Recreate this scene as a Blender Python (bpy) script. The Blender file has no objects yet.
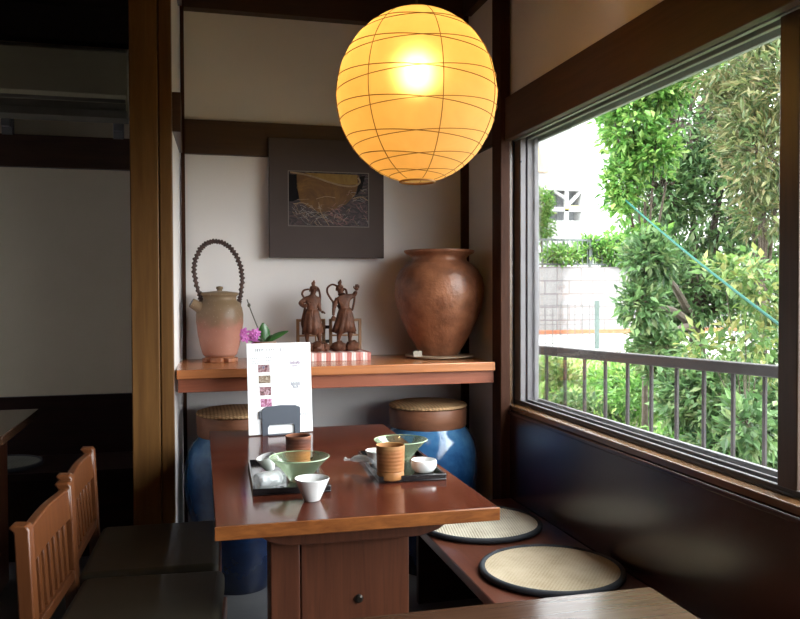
import bpy, math, random
from mathutils import Vector, Matrix, Euler
random.seed(7)
SC = bpy.context.scene
COL = SC.collection
PI = math.pi
R = math.radians

# ------------------------------------------------------------------ camera
CAM_F, CAM_YAW, CAM_PITCH, CAM_ROLL = 810.0, R(14.5), R(1.22), R(0.18)
CAM_POS = Vector((0, 0, 1.25))

# ------------------------------------------------------------------ materials
MATS = {}
def new_mat(name):
    m = bpy.data.materials.new(name); m.use_nodes = True
    nt = m.node_tree; nt.nodes.clear()
    out = nt.nodes.new('ShaderNodeOutputMaterial')
    MATS[name] = m
    return m, nt, out
def N(nt, t, **kw):
    n = nt.nodes.new(t)
    for k, v in kw.items():
        if k in n.inputs: n.inputs[k].default_value = v
        else: setattr(n, k, v)
    return n
def c4(c): return (c[0], c[1], c[2], 1)
def hexc(h):
    v = [int(h[i:i+2], 16)/255 for i in (0, 2, 4)]
    return tuple(x/12.92 if x <= .04045 else ((x+.055)/1.055)**2.4 for x in v)
def coords(nt, scale=(1, 1, 1), src='Object'):
    tc = N(nt, 'ShaderNodeTexCoord'); mp = N(nt, 'ShaderNodeMapping')
    mp.inputs['Scale'].default_value = scale
    nt.links.new(tc.outputs[src], mp.inputs['Vector'])
    return mp.outputs['Vector']
def ramp(nt, fac, stops):
    r = N(nt, 'ShaderNodeValToRGB'); e = r.color_ramp.elements
    while len(e) < len(stops): e.new(.5)
    for q, (p, c) in zip(e, stops): q.position = p; q.color = c4(c)
    nt.links.new(fac, r.inputs['Fac'])
    return r.outputs['Color']
def noise(nt, vec, scale, detail=4, rough=.55, dist=0):
    n = N(nt, 'ShaderNodeTexNoise'); n.inputs['Scale'].default_value = scale
    n.inputs['Detail'].default_value = detail; n.inputs['Roughness'].default_value = rough
    n.inputs['Distortion'].default_value = dist
    nt.links.new(vec, n.inputs['Vector'])
    return n.outputs['Fac']
def bump(nt, h, strength=.2, dist=.01):
    b = N(nt, 'ShaderNodeBump'); b.inputs['Strength'].default_value = strength
    b.inputs['Distance'].default_value = dist
    nt.links.new(h, b.inputs['Height'])
    return b.outputs['Normal']
def principled(nt, out, rough=.5, spec=.5, metal=0, coat=0, coat_rough=.1):
    p = N(nt, 'ShaderNodeBsdfPrincipled')
    p.inputs['Roughness'].default_value = rough
    p.inputs['Specular IOR Level'].default_value = spec
    p.inputs['Metallic'].default_value = metal
    p.inputs['Coat Weight'].default_value = coat
    p.inputs['Coat Roughness'].default_value = coat_rough
    nt.links.new(p.outputs[0], out.inputs['Surface'])
    return p
def mottled(name, a, b, scale=8, rough=.5, spec=.5, metal=0, coat=0, coat_rough=.1, bs=.0, bscale=40, sc=(1, 1, 1), bd=.004, detail=4):
    m, nt, out = new_mat(name); p = principled(nt, out, rough, spec, metal, coat, coat_rough)
    v = coords(nt, sc)
    nt.links.new(ramp(nt, noise(nt, v, scale, detail), [(.3, a), (.7, b)]), p.inputs['Base Color'])
    if bs: nt.links.new(bump(nt, noise(nt, v, bscale, 3), bs, bd), p.inputs['Normal'])
    return m
def wood(name, a, b, axis='x', rough=.4, coat=0, coat_rough=.12, scale=3, stretch=14, bs=.08, spec=.5):
    m, nt, out = new_mat(name); p = principled(nt, out, rough, spec, 0, coat, coat_rough)
    s = [stretch]*3; s['xyz'.index(axis)] = 1
    v = coords(nt, s)
    f = noise(nt, v, scale, 6, .6, .6)
    nt.links.new(ramp(nt, f, [(.28, a), (.5, tuple((x+y)/2 for x, y in zip(a, b))), (.72, b)]), p.inputs['Base Color'])
    if bs: nt.links.new(bump(nt, f, bs, .003), p.inputs['Normal'])
    return m

mottled('plaster', (.66, .62, .61), (.71, .67, .66), 3, .9, .2, bs=.12, bscale=120)
mottled('plaster_left', (.70, .60, .47), (.74, .64, .51), 3, .9, .2, bs=.12, bscale=120)
mottled('floor_grey', (.09, .09, .095), (.13, .13, .135), 4, .45, bs=.1, bscale=30)
wood('beam_z', (.030, .010, .005), (.055, .020, .010), 'z', .55, spec=.12)
wood('beam_x', (0.030, 0.012, 0.006), (0.057, 0.024, 0.011), 'x', .5)
wood('beam_y', (0.048, 0.021, 0.011), (0.088, 0.040, 0.021), 'y', .5)
wood('post_wood', (.085, .036, .009), (.155, .072, .020), 'z', .5, scale=2.2, spec=.2)
wood('ceiling_wood', (0.021, 0.011, 0.006), (0.036, 0.019, 0.011), 'y', .6)
wood('wainscot_wood', (.026, .0085, .0065), (.042, .014, .011), 'y', .25, coat=.35, coat_rough=.22, bs=.02)
wood('wainscot_dark', (.014, .005, .004), (.026, .009, .007), 'x', .5, spec=.25)
wood('table_red', (.055, .012, .006), (.100, .026, .014), 'y', .13, coat=0, spec=.22, stretch=22, bs=.03)
wood('table_edge', (.14, .038, .009), (.29, .098, .023), 'x', .4, stretch=4, scale=18, bs=.15, spec=.25)
wood('table_leg', (0.080, 0.024, 0.012), (0.152, 0.050, 0.024), 'z', .35, stretch=20)
wood('bench_red', (0.084, 0.025, 0.014), (0.140, 0.045, 0.025), 'y', .28, coat=.3, coat_rough=.2, stretch=18)
wood('front_table_wood', (.045, .020, .011), (.078, .038, .022), 'x', .13, coat=0, spec=.12, stretch=24, bs=.0)
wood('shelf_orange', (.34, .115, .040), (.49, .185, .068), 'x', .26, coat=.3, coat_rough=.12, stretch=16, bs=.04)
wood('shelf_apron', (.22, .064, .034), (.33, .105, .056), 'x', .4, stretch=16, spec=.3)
wood('chair_wood', (.088, .026, .008), (.150, .050, .017), 'z', .32, coat=.15, coat_rough=.15, stretch=12, spec=.3)
mottled('seat_vinyl', (.042, .035, .023), (.053, .045, .030), 6, .5, bs=.06, bscale=200, spec=.3)
mottled('aluminium', (.19, .178, .19), (.22, .206, .22), 4, .5)
mottled('track_grey', (.11, .105, .11), (.14, .135, .138), 4, .6, spec=.2)
mottled('aluminium_green', (.27, .30, .27), (.32, .35, .32), 4, .42, metal=.3)
mottled('rail_metal', (.028, .024, .0245), (.037, .032, .033), 14, .6, bs=.1, spec=.2)
wood('sill_wood', (.12, .055, .022), (.20, .10, .042), 'y', .25, coat=.4)
wood('mullion_wood', (.05, .026, .015), (.085, .045, .026), 'z', .4)
mottled('black_lacquer', (.012, .011, .012), (.02, .018, .02), 5, .22, coat=.4)
mottled('white_china', (.80, .80, .80), (.86, .86, .86), 5, .18, coat=.4, coat_rough=.05)
mottled('grey_plastic', (.060, .070, .092), (.070, .080, .102), 5, .5, spec=.3)
mottled('dark_plastic', (.04, .045, .06), (.05, .055, .07), 5, .45)
mottled('paper_white', (.86, .86, .88), (.90, .90, .92), 3, .35, coat=.3, coat_rough=.2)
mottled('ink_grey', (.10, .10, .12), (.16, .16, .18), 50, .6)
mottled('cushion_rim', (.022, .026, .034), (.032, .036, .046), 30, .8, bs=.2, bscale=300)
mottled('ac_body', (.30, .26, .17), (.34, .29, .20), 3, .35)
mottled('ac_vent', (.12, .105, .085), (.15, .13, .105), 3, .5)
mottled('bracket_grey', (.16, .155, .17), (.20, .195, .21), 3, .5)
mottled('mat_board', (.062, .046, .044), (.072, .054, .050), 4, .75, bs=.05, bscale=200, spec=.2)
mottled('frame_silver', (.17, .15, .14), (.21, .19, .17), 4, .6, spec=.2)
mottled('brown_jar', (.135, .045, .020), (.34, .135, .068), 14, .40, coat=.12, coat_rough=.25, bs=.4, bscale=60, detail=10, bd=.008)
mottled('jar_plate', (.42, .32, .22), (.55, .43, .31), 20, .5)
mottled('statue_wood', (.045, .015, .008), (.135, .052, .028), 26, .55, bs=.5, bscale=110, bd=.004, spec=.25)
wood('screen_wood', (.22, .105, .045), (.34, .17, .075), 'z', .5)
mottled('vine_handle', (.022, .010, .008), (.075, .036, .027), 60, .7, bs=.5, bscale=120, bd=.004)
wood('stand_wood', (.17, .055, .025), (.36, .14, .065), 'z', .4, stretch=6, scale=12)
mottled('orchid_leaf', (.02, .075, .018), (.045, .14, .03), 12, .3)
mottled('orchid_petal', (.38, .06, .32), (.66, .22, .58), 60, .5)
mottled('orchid_stem', (.07, .06, .05), (.10, .09, .06), 20, .6)
mottled('clay_pot', (.20, .13, .09), (.3, .2, .14), 14, .7)
wood('lid_band', (.17, .066, .034), (.33, .135, .072), 'x', .5, stretch=6, bs=.15)
mottled('bronze_bolt', (.03, .024, .02), (.05, .04, .03), 10, .35, metal=.6)
mottled('cord_brown', (.10, .06, .03), (.14, .09, .05), 10, .6)
mottled('rib_bamboo', (.26, .11, .02), (.34, .15, .03), 10, .7)
mottled('tea_green', (.42, .46, .10), (.52, .55, .16), 20, .3)
mottled('highlight_green', (.50, .66, .44), (.58, .74, .52), 20, .15)
mottled('towel_white', (.82, .84, .82), (.88, .90, .88), 30, .9, bs=.4, bscale=150)
mottled('tag_paper', (.30, .26, .21), (.36, .32, .26), 10, .7)
mottled('concrete_white', (.19, .185, .18), (.23, .225, .22), 2, .8)
mottled('building_white', (.29, .29, .285), (.33, .33, .325), .6, .8)
mottled('building_grey', (.16, .17, .18), (.22, .23, .24), .8, .7)
mottled('sign_orange', (.8, .42, .16), (.85, .48, .2), 1, .7)
mottled('sign_yellow', (.7, .62, .1), (.75, .68, .15), 1, .7)
mottled('fence_dark', (.035, .045, .042), (.05, .06, .055), 3, .5)
mottled('fence_green', (.035, .055, .048), (.045, .068, .060), 3, .5)
mottled('wire_grey', (.05, .05, .05), (.06, .06, .06), 3, .6)
mottled('kerb_red', (.20, .06, .025), (.25, .09, .04), 6, .8)
mottled('bark', (.028, .019, .012), (.055, .040, .026), 9, .9, bs=.5, bscale=30, bd=.02)
mottled('soil', (.03, .035, .012), (.08, .075, .04), 3, .95)
mottled('rope_green', (.004, .046, .034), (.006, .058, .044), 60, .7, spec=.1)
mottled('roof_dark', (.1, .1, .1), (.14, .14, .14), 3, .8)
mottled('seat_underside', (.03, .018, .012), (.05, .03, .02), 6, .7)

# rush weave of the round cushions
def weave(name, a, b, k):
    m, nt, out = new_mat(name); p = principled(nt, out, .75, .25)
    v = coords(nt)
    w = N(nt, 'ShaderNodeTexWave', wave_type='BANDS', bands_direction='DIAGONAL'); w.inputs['Scale'].default_value = k
    w.inputs['Distortion'].default_value = 1.2; w.inputs['Detail'].default_value = 2; w.inputs['Detail Scale'].default_value = 3
    nt.links.new(v, w.inputs['Vector'])
    w2 = N(nt, 'ShaderNodeTexWave', wave_type='BANDS', bands_direction='X'); w2.inputs['Scale'].default_value = k*.7
    nt.links.new(v, w2.inputs['Vector'])
    mx = N(nt, 'ShaderNodeMath', operation='MULTIPLY'); nt.links.new(w.outputs['Fac'], mx.inputs[0]); nt.links.new(w2.outputs['Fac'], mx.inputs[1])
    ad = N(nt, 'ShaderNodeMath', operation='ADD'); nt.links.new(mx.outputs[0], ad.inputs[0])
    nz = noise(nt, v, 9, 3); nt.links.new(nz, ad.inputs[1])
    nt.links.new(ramp(nt, ad.outputs[0], [(.35, a), (.95, b)]), p.inputs['Base Color'])
    nt.links.new(bump(nt, w.outputs['Fac'], .35, .003), p.inputs['Normal'])
    return m
weave('rush_mat', (.36, .27, .16), (.64, .54, .39), 58)
weave('rush_mat_pale', (.34, .28, .20), (.80, .74, .60), 46)
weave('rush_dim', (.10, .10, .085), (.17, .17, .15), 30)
weave('rush_lid', (.22, .11, .045), (.60, .38, .20), 30)

# glazes with a height-dependent colour (fired on for the ewer and mugs)
def glaze_z(name, stops, z0, z1, nz=.25, rough=.3, coat=.3, speck=None, ring=0):
    m, nt, out = new_mat(name); p = principled(nt, out, rough, .5 if coat > .12 else .25, 0, coat, .12)
    v = coords(nt)
    sp = N(nt, 'ShaderNodeSeparateXYZ'); nt.links.new(v, sp.inputs[0])
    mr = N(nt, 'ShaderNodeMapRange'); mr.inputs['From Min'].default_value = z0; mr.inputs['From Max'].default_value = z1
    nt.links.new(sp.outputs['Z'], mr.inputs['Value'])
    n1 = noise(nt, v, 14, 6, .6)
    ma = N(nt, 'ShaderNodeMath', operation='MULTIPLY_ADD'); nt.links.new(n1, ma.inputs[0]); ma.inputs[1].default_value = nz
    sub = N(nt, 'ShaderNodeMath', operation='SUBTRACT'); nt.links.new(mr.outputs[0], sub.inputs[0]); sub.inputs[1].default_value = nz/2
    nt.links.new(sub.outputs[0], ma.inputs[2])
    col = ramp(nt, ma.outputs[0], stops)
    if speck:
        vo = N(nt, 'ShaderNodeTexVoronoi'); vo.inputs['Scale'].default_value = 75; nt.links.new(v, vo.inputs['Vector'])
        lt = N(nt, 'ShaderNodeMath', operation='LESS_THAN'); lt.inputs[1].default_value = .12; nt.links.new(vo.outputs['Distance'], lt.inputs[0])
        mi = N(nt, 'ShaderNodeMix', data_type='RGBA'); nt.links.new(lt.outputs[0], mi.inputs['Factor'])
        nt.links.new(col, mi.inputs['A']); mi.inputs['B'].default_value = c4(speck); col = mi.outputs['Result']
    nt.links.new(col, p.inputs['Base Color'])
    w = N(nt, 'ShaderNodeTexWave', wave_type='BANDS', bands_direction='Z'); w.inputs['Scale'].default_value = ring or 8
    w.inputs['Distortion'].default_value = 1.5; nt.links.new(v, w.inputs['Vector'])
    nt.links.new(bump(nt, w.outputs['Fac'] if ring else n1, .25, .003), p.inputs['Normal'])
    return m
glaze_z('ewer_clay', [(.0, (.36, .17, .12)), (.42, (.27, .115, .08)), (.60, (.155, .095, .055)), (1, (.165, .11, .062))], 0, .29, .45, .55, .1, (.34, .24, .18), 0)
glaze_z('blue_glaze', [(0, (.003, .008, .030)), (.35, (.006, .024, .09)), (.65, (.016, .075, .22)), (.85, (.045, .16, .36)), (1, (.09, .24, .44))], 0, .70, .6, .12, .6)  # blue gets darker towards the foot
glaze_z('mug_clay_dark', [(0, (.42, .17, .04)), (.42, (.40, .15, .04)), (.60, (.15, .045, .022)), (.85, (.075, .026, .017)), (1, (.32, .12, .055))], 0, .095, .28, .5, .03, None, 0)
glaze_z('mug_clay_light', [(0, (.42, .19, .065)), (.4, (.30, .115, .038)), (.75, (.32, .125, .045)), (1, (.46, .25, .10))], 0, .095, .7, .5, .03, None, 0)

def thin_glass(name, tint, rough=.02, f=.12, edge=.5):
    m, nt, out = new_mat(name)
    tr = N(nt, 'ShaderNodeBsdfTransparent'); tr.inputs['Color'].default_value = c4(tint)
    gl = N(nt, 'ShaderNodeBsdfGlossy'); gl.inputs['Roughness'].default_value = rough
    lw = N(nt, 'ShaderNodeLayerWeight'); lw.inputs['Blend'].default_value = f
    mx = N(nt, 'ShaderNodeMixShader')
    ml = N(nt, 'ShaderNodeMath', operation='MULTIPLY'); ml.inputs[1].default_value = edge
    nt.links.new(lw.outputs['Fresnel'], ml.inputs[0]); nt.links.new(ml.outputs[0], mx.inputs['Fac'])
    nt.links.new(tr.outputs[0], mx.inputs[1]); nt.links.new(gl.outputs[0], mx.inputs[2])
    nt.links.new(mx.outputs[0], out.inputs['Surface'])
    return m
thin_glass('window_glass', (.97, .98, .97), .01, .10, .6)
def bowl_glass(name, tint, body, k0, k1):
    m = thin_glass(name, tint, .05, .3, .9); nt = m.node_tree
    out = [n for n in nt.nodes if n.type == 'OUTPUT_MATERIAL'][0]
    prev = out.inputs['Surface'].links[0].from_socket
    df = N(nt, 'ShaderNodeBsdfDiffuse'); df.inputs['Color'].default_value = c4(body)
    tl = N(nt, 'ShaderNodeBsdfTranslucent'); tl.inputs['Color'].default_value = c4(body)
    m0 = N(nt, 'ShaderNodeMixShader'); m0.inputs['Fac'].default_value = .5
    nt.links.new(df.outputs[0], m0.inputs[1]); nt.links.new(tl.outputs[0], m0.inputs[2])
    m1 = N(nt, 'ShaderNodeMixShader')
    lw = N(nt, 'ShaderNodeLayerWeight'); lw.inputs['Blend'].default_value = .45
    ml = N(nt, 'ShaderNodeMath', operation='MULTIPLY_ADD'); ml.inputs[1].default_value = k0; ml.inputs[2].default_value = k1
    nt.links.new(lw.outputs['Facing'], ml.inputs[0]); nt.links.new(ml.outputs[0], m1.inputs['Fac'])
    nt.links.new(prev, m1.inputs[1]); nt.links.new(m0.outputs[0], m1.inputs[2])
    nt.links.new(m1.outputs[0], out.inputs['Surface'])
bowl_glass('green_glass', (.94, .985, .91), (.78, .95, .66), .15, .025)
bowl_glass('clear_film', (.95, .96, .97), (.88, .89, .91), .25, .30)

def leaf_mat(name, cols, trans=.45):
    m, nt, out = new_mat(name)
    g = N(nt, 'ShaderNodeNewGeometry')
    col = ramp(nt, g.outputs['Random Per Island'], [(i/(len(cols)-1), c) for i, c in enumerate(cols)])
    p = N(nt, 'ShaderNodeBsdfPrincipled'); p.inputs['Roughness'].default_value = .45; p.inputs['Specular IOR Level'].default_value = .4
    t = N(nt, 'ShaderNodeBsdfTranslucent'); mx = N(nt, 'ShaderNodeMixShader'); mx.inputs['Fac'].default_value = trans
    nt.links.new(col, p.inputs['Base Color']); nt.links.new(col, t.inputs['Color'])
    nt.links.new(p.outputs[0], mx.inputs[1]); nt.links.new(t.outputs[0], mx.inputs[2])
    nt.links.new(mx.outputs[0], out.inputs['Surface'])
leaf_mat('leaf_dark', [(.03, .065, .024), (.055, .115, .04), (.09, .165, .055), (.13, .165, .07)])
leaf_mat('leaf_bright', [(.035, .10, .02), (.07, .18, .03), (.11, .24, .045), (.20, .28, .075)])
leaf_mat('leaf_gold', [(.035, .065, .022), (.075, .105, .035), (.115, .125, .05), (.16, .135, .065)])
leaf_mat('leaf_lime', [(.04, .085, .022), (.07, .14, .035), (.11, .18, .045), (.21, .21, .07), (.055, .115, .035)])
leaf_mat('leaf_weed', [(.075, .17, .03), (.14, .29, .05), (.22, .34, .09), (.30, .31, .15), (.16, .29, .06)])

# striped box, block wall
def striped(name):
    m, nt, out = new_mat(name); p = principled(nt, out, .5, .4)
    v = coords(nt)
    w = N(nt, 'ShaderNodeTexWave', wave_type='BANDS', bands_direction='X'); w.inputs['Scale'].default_value = 7.0
    nt.links.new(v, w.inputs['Vector'])
    w2 = N(nt, 'ShaderNodeTexWave', wave_type='BANDS', bands_direction='X'); w2.inputs['Scale'].default_value = 24
    w2.inputs['Distortion'].default_value = 2; nt.links.new(v, w2.inputs['Vector'])
    mx = N(nt, 'ShaderNodeMath', operation='MULTIPLY_ADD'); nt.links.new(w.outputs['Fac'], mx.inputs[0]); mx.inputs[1].default_value = .65
    m2 = N(nt, 'ShaderNodeMath', operation='MULTIPLY'); nt.links.new(w2.outputs['Fac'], m2.inputs[0]); m2.inputs[1].default_value = .35
    nt.links.new(m2.outputs[0], mx.inputs[2])
    nt.links.new(ramp(nt, mx.outputs[0], [(.2, (.46, .14, .115)), (.5, (.52, .25, .22)), (.74, (.78, .68, .65))]), p.inputs['Base Color'])
striped('pink_stripes')
def blockwall(name):
    m, nt, out = new_mat(name); p = principled(nt, out, .85, .2)
    tc = N(nt, 'ShaderNodeTexCoord'); sp = N(nt, 'ShaderNodeSeparateXYZ'); cb = N(nt, 'ShaderNodeCombineXYZ')
    nt.links.new(tc.outputs['Object'], sp.inputs[0]); nt.links.new(sp.outputs['X'], cb.inputs['X']); nt.links.new(sp.outputs['Z'], cb.inputs['Y'])
    b = N(nt, 'ShaderNodeTexBrick'); b.inputs['Scale'].default_value = 1; b.inputs['Brick Width'].default_value = .6; b.inputs['Row Height'].default_value = .3
    b.inputs['Mortar Size'].default_value = .015
    b.inputs['Color1'].default_value = (.155, .148, .148, 1); b.inputs['Color2'].default_value = (.175, .168, .168, 1); b.inputs['Mortar'].default_value = (.10, .09, .09, 1)
    nt.links.new(cb.outputs[0], b.inputs['Vector'])
    f = noise(nt, tc.outputs['Object'], 1.6, 8, .7)
    mi = N(nt, 'ShaderNodeMix', data_type='RGBA')
    rr = ramp(nt, f, [(.58, (0, 0, 0)), (.72, (.8, .8, .8))])
    nt.links.new(rr, mi.inputs['Factor']); nt.links.new(b.outputs['Color'], mi.inputs['A']); mi.inputs['B'].default_value = (.04, .028, .033, 1)
    nt.links.new(mi.outputs['Result'], p.inputs['Base Color'])
blockwall('block_wall')
def print_mat(name, stops, scale, sc=(1, 1, 1), dist=1.5):
    m, nt, out = new_mat(name); p = principled(nt, out, .55, .3)
    v = coords(nt, sc)
    nt.links.new(ramp(nt, noise(nt, v, scale, 6, .75, dist), stops), p.inputs['Base Color'])
print_mat('print_threads', [(.38, (.006, .005, .006)), (.48, (.022, .018, .022)), (.56, (.07, .035, .04)), (.64, (.05, .05, .06)), (.78, (.16, .14, .135))], 16, (1, 1, 2.2), 3)
print_mat('print_gold', [(.3, (0.053, 0.021, 0.005)), (.5, (0.105, 0.045, 0.009)), (.7, (0.180, 0.090, 0.017))], 6)
print_mat('print_gold_light', [(.3, (0.128, 0.068, 0.011)), (.7, (0.255, 0.150, 0.030))], 8)
print_mat('print_rope', [(.3, (0.165, 0.105, 0.060)), (.7, (0.300, 0.210, 0.128))], 60)
mottled('print_black', (.006, .005, .006), (.010, .008, .009), 8, .8, spec=.1)
print_mat('print_rose', [(.3, (.16, .05, .06)), (.7, (.36, .18, .18))], 30)
print_mat('print_slate', [(.3, (.12, .12, .13)), (.7, (.38, .36, .35))], 30)
print_mat('photo_dark', [(.40, (.012, .010, .03)), (.48, (.25, .09, .10)), (.54, (.45, .34, .33)), (.60, (.10, .09, .16))], 60, (1, 1, 1), 2)
print_mat('photo_brown', [(.40, (.03, .018, .012)), (.5, (.22, .15, .10)), (.60, (.45, .38, .30))], 60, (1, 1, 1), 2)
print_mat('photo_rose', [(.40, (.02, .010, .012)), (.5, (.26, .11, .12)), (.60, (.5, .36, .42))], 60, (1, 1, 1), 2)
print_mat('photo_magenta', [(.38, (.14, .05, .04)), (.5, (.45, .14, .30)), (.60, (.6, .45, .52))], 60, (1, 1, 1), 2)
print_mat('print_mauve', [(.35, (0.150, 0.090, 0.180)), (.6, (0.400, 0.330, 0.410))], 90)
print_mat('print_blue', [(.35, (0.150, 0.160, 0.200)), (.6, (0.360, 0.370, 0.410))], 90)

# lantern paper and bulb
m, nt, out = new_mat('lantern_paper')
tl = N(nt, 'ShaderNodeBsdfTranslucent'); df = N(nt, 'ShaderNodeBsdfDiffuse'); rf = N(nt, 'ShaderNodeBsdfRefraction')
fib = ramp(nt, noise(nt, coords(nt, (1, 1, 1)), 9, 6, .65, 1), [(.3, (.86, .50, .17)), (.7, (1, .60, .22))])
nt.links.new(fib, tl.inputs['Color']); df.inputs['Color'].default_value = (.80, .62, .36, 1)
rf.inputs['IOR'].default_value = 1.22; rf.inputs['Roughness'].default_value = .75; rf.inputs['Color'].default_value = (1, .75, .35, 1)
mx = N(nt, 'ShaderNodeMixShader'); mx.inputs['Fac'].default_value = .30
nt.links.new(tl.outputs[0], mx.inputs[1]); nt.links.new(df.outputs[0], mx.inputs[2])
mx2 = N(nt, 'ShaderNodeMixShader'); mx2.inputs['Fac'].default_value = .2
nt.links.new(mx.outputs[0], mx2.inputs[1]); nt.links.new(rf.outputs[0], mx2.inputs[2])
nt.links.new(mx2.outputs[0], out.inputs['Surface'])
m, nt, out = new_mat('bulb_glow')
em = N(nt, 'ShaderNodeEmission'); em.inputs['Color'].default_value = (1, .79, .38, 1); em.inputs['Strength'].default_value = 21
nt.links.new(em.outputs[0], out.inputs['Surface'])

# ------------------------------------------------------------------ mesh builder
class MB:
    def __init__(s): s.v = []; s.f = []; s.M = None
    def add(s, vs, fs):
        o = len(s.v)
        s.v += [tuple(s.M @ Vector(p)) if s.M else tuple(p) for p in vs]
        s.f += [tuple(i+o for i in f) for f in fs]
        return s
    def box(s, x0, x1, y0, y1, z0, z1):
        return s.add([(x0,y0,z0),(x1,y0,z0),(x1,y1,z0),(x0,y1,z0),(x0,y0,z1),(x1,y0,z1),(x1,y1,z1),(x0,y1,z1)],
                     [(3,2,1,0),(4,5,6,7),(0,1,5,4),(1,2,6,5),(2,3,7,6),(3,0,4,7)])
    def prism(s, pts, a, b, axis='y'):          # pts: 2D outline, extruded along axis from a to b
        n = len(pts)
        def P(p, t): return {'y': (p[0], t, p[1]), 'x': (t, p[0], p[1]), 'z': (p[0], p[1], t)}[axis]
        vs = [P(p, a) for p in pts] + [P(p, b) for p in pts]
        return s.add(vs, [tuple(range(n))[::-1], tuple(range(n, 2*n))] + [(i, (i+1) % n, n+(i+1) % n, n+i) for i in range(n)])
    def lathe(s, prof, n=48, cx=0, cy=0, cap0=True, cap1=True):
        vs = []; fs = []
        for r, z in prof:
            for i in range(n):
                a = 2*PI*i/n; vs.append((cx+r*math.cos(a), cy+r*math.sin(a), z))
        for k in range(len(prof)-1):
            for i in range(n):
                j = (i+1) % n; fs.append((k*n+i, k*n+j, (k+1)*n+j, (k+1)*n+i))
        if cap0: fs.append(tuple(range(n))[::-1])
        if cap1: fs.append(tuple((len(prof)-1)*n+i for i in range(n)))
        return s.add(vs, fs)
    def tube(s, pts, r, n=8, closed=False, caps=True):
        pts = [Vector(p) for p in pts]; m = len(pts)
        rs = r if isinstance(r, (list, tuple)) else [r]*m
        vs = []; fs = []; up = None
        for i, p in enumerate(pts):
            if closed: d = pts[(i+1) % m]-pts[i-1]
            else: d = pts[min(i+1, m-1)]-pts[max(i-1, 0)]
            d.normalize()
            if up is None: up = d.orthogonal().normalized()
            up = (up - d*up.dot(d))
            up = up.normalized() if up.length > 1e-6 else d.orthogonal().normalized()
            w = d.cross(up)
            for k in range(n):
                a = 2*PI*k/n; vs.append(p + (up*math.cos(a)+w*math.sin(a))*rs[i])
        L = m if closed else m-1
        for i in range(L):
            for k in range(n):
                a, b = i*n, ((i+1) % m)*n
                fs.append((a+k, a+(k+1) % n, b+(k+1) % n, b+k))
        if caps and not closed: fs += [tuple(range(n))[::-1], tuple((m-1)*n+k for k in range(n))]
        return s.add(vs, fs)
    def ball(s, c, r, n=16, m=10):
        rx, ry, rz = r if isinstance(r, (tuple, list)) else (r, r, r)
        vs = [(c[0], c[1], c[2]-rz)]; fs = []
        for j in range(1, m):
            t = -PI/2+PI*j/m
            for i in range(n):
                a = 2*PI*i/n; vs.append((c[0]+rx*math.cos(t)*math.cos(a), c[1]+ry*math.cos(t)*math.sin(a), c[2]+rz*math.sin(t)))
        vs.append((c[0], c[1], c[2]+rz)); L = len(vs)-1
        for i in range(n): fs.append((0, 1+(i+1) % n, 1+i)); fs.append((L, 1+(m-2)*n+i, 1+(m-2)*n+(i+1) % n))
        for j in range(m-2):
            for i in range(n):
                a = 1+j*n; b = a+n
                fs.append((a+i, a+(i+1) % n, b+(i+1) % n, b+i))
        return s.add(vs, fs)
    def build(s, name, mat, parent=None, bevel=0, smooth=True, angle=38, seg=2):
        me = bpy.data.meshes.new(name)
        me.from_pydata(s.v, [], s.f); me.update()
        o = bpy.data.objects.new(name, me); COL.objects.link(o)
        me.materials.append(MATS[mat])
        if smooth:
            me.polygons.foreach_set('use_smooth', [True]*len(me.polygons))
            me.set_sharp_from_angle(angle=R(angle))
        if bevel:
            b = o.modifiers.new('bevel', 'BEVEL'); b.width = bevel; b.segments = seg; b.limit_method = 'ANGLE'; b.angle_limit = R(40)
        if parent: o.parent = parent
        return o

def tag(o, label=None, cat=None, group=None, kind=None):
    if label: o['label'] = label
    if cat: o['category'] = cat
    if group: o['group'] = group
    if kind: o['kind'] = kind
    return o
def thing(name, label, cat, loc=(0, 0, 0), rz=0, group=None, kind=None):
    o = bpy.data.objects.new(name, None); COL.objects.link(o)
    o.location = loc; o.rotation_euler = (0, 0, rz); o.empty_display_size = .05
    return tag(o, label, cat, group, kind)
def struct(name, mb, mat, label, cat, bevel=0):
    return tag(mb.build(name, mat, None, bevel), label, cat, None, 'structure')
def copy_tree(o, parent=None):
    c = o.copy(); COL.objects.link(c); c.parent = parent
    for ch in list(o.children): copy_tree(ch, c)
    return c
def spline(pts, per=8):
    P = [Vector(p) for p in pts]; out = []
    for i in range(len(P)-1):
        p0, p1, p2, p3 = P[max(i-1, 0)], P[i], P[i+1], P[min(i+2, len(P)-1)]
        for k in range(per):
            t = k/per
            out.append(.5*((2*p1)+(p2-p0)*t+(2*p0-5*p1+4*p2-p3)*t*t+(3*p1-p0-3*p2+p3)*t**3))
    out.append(P[-1]); return out

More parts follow.
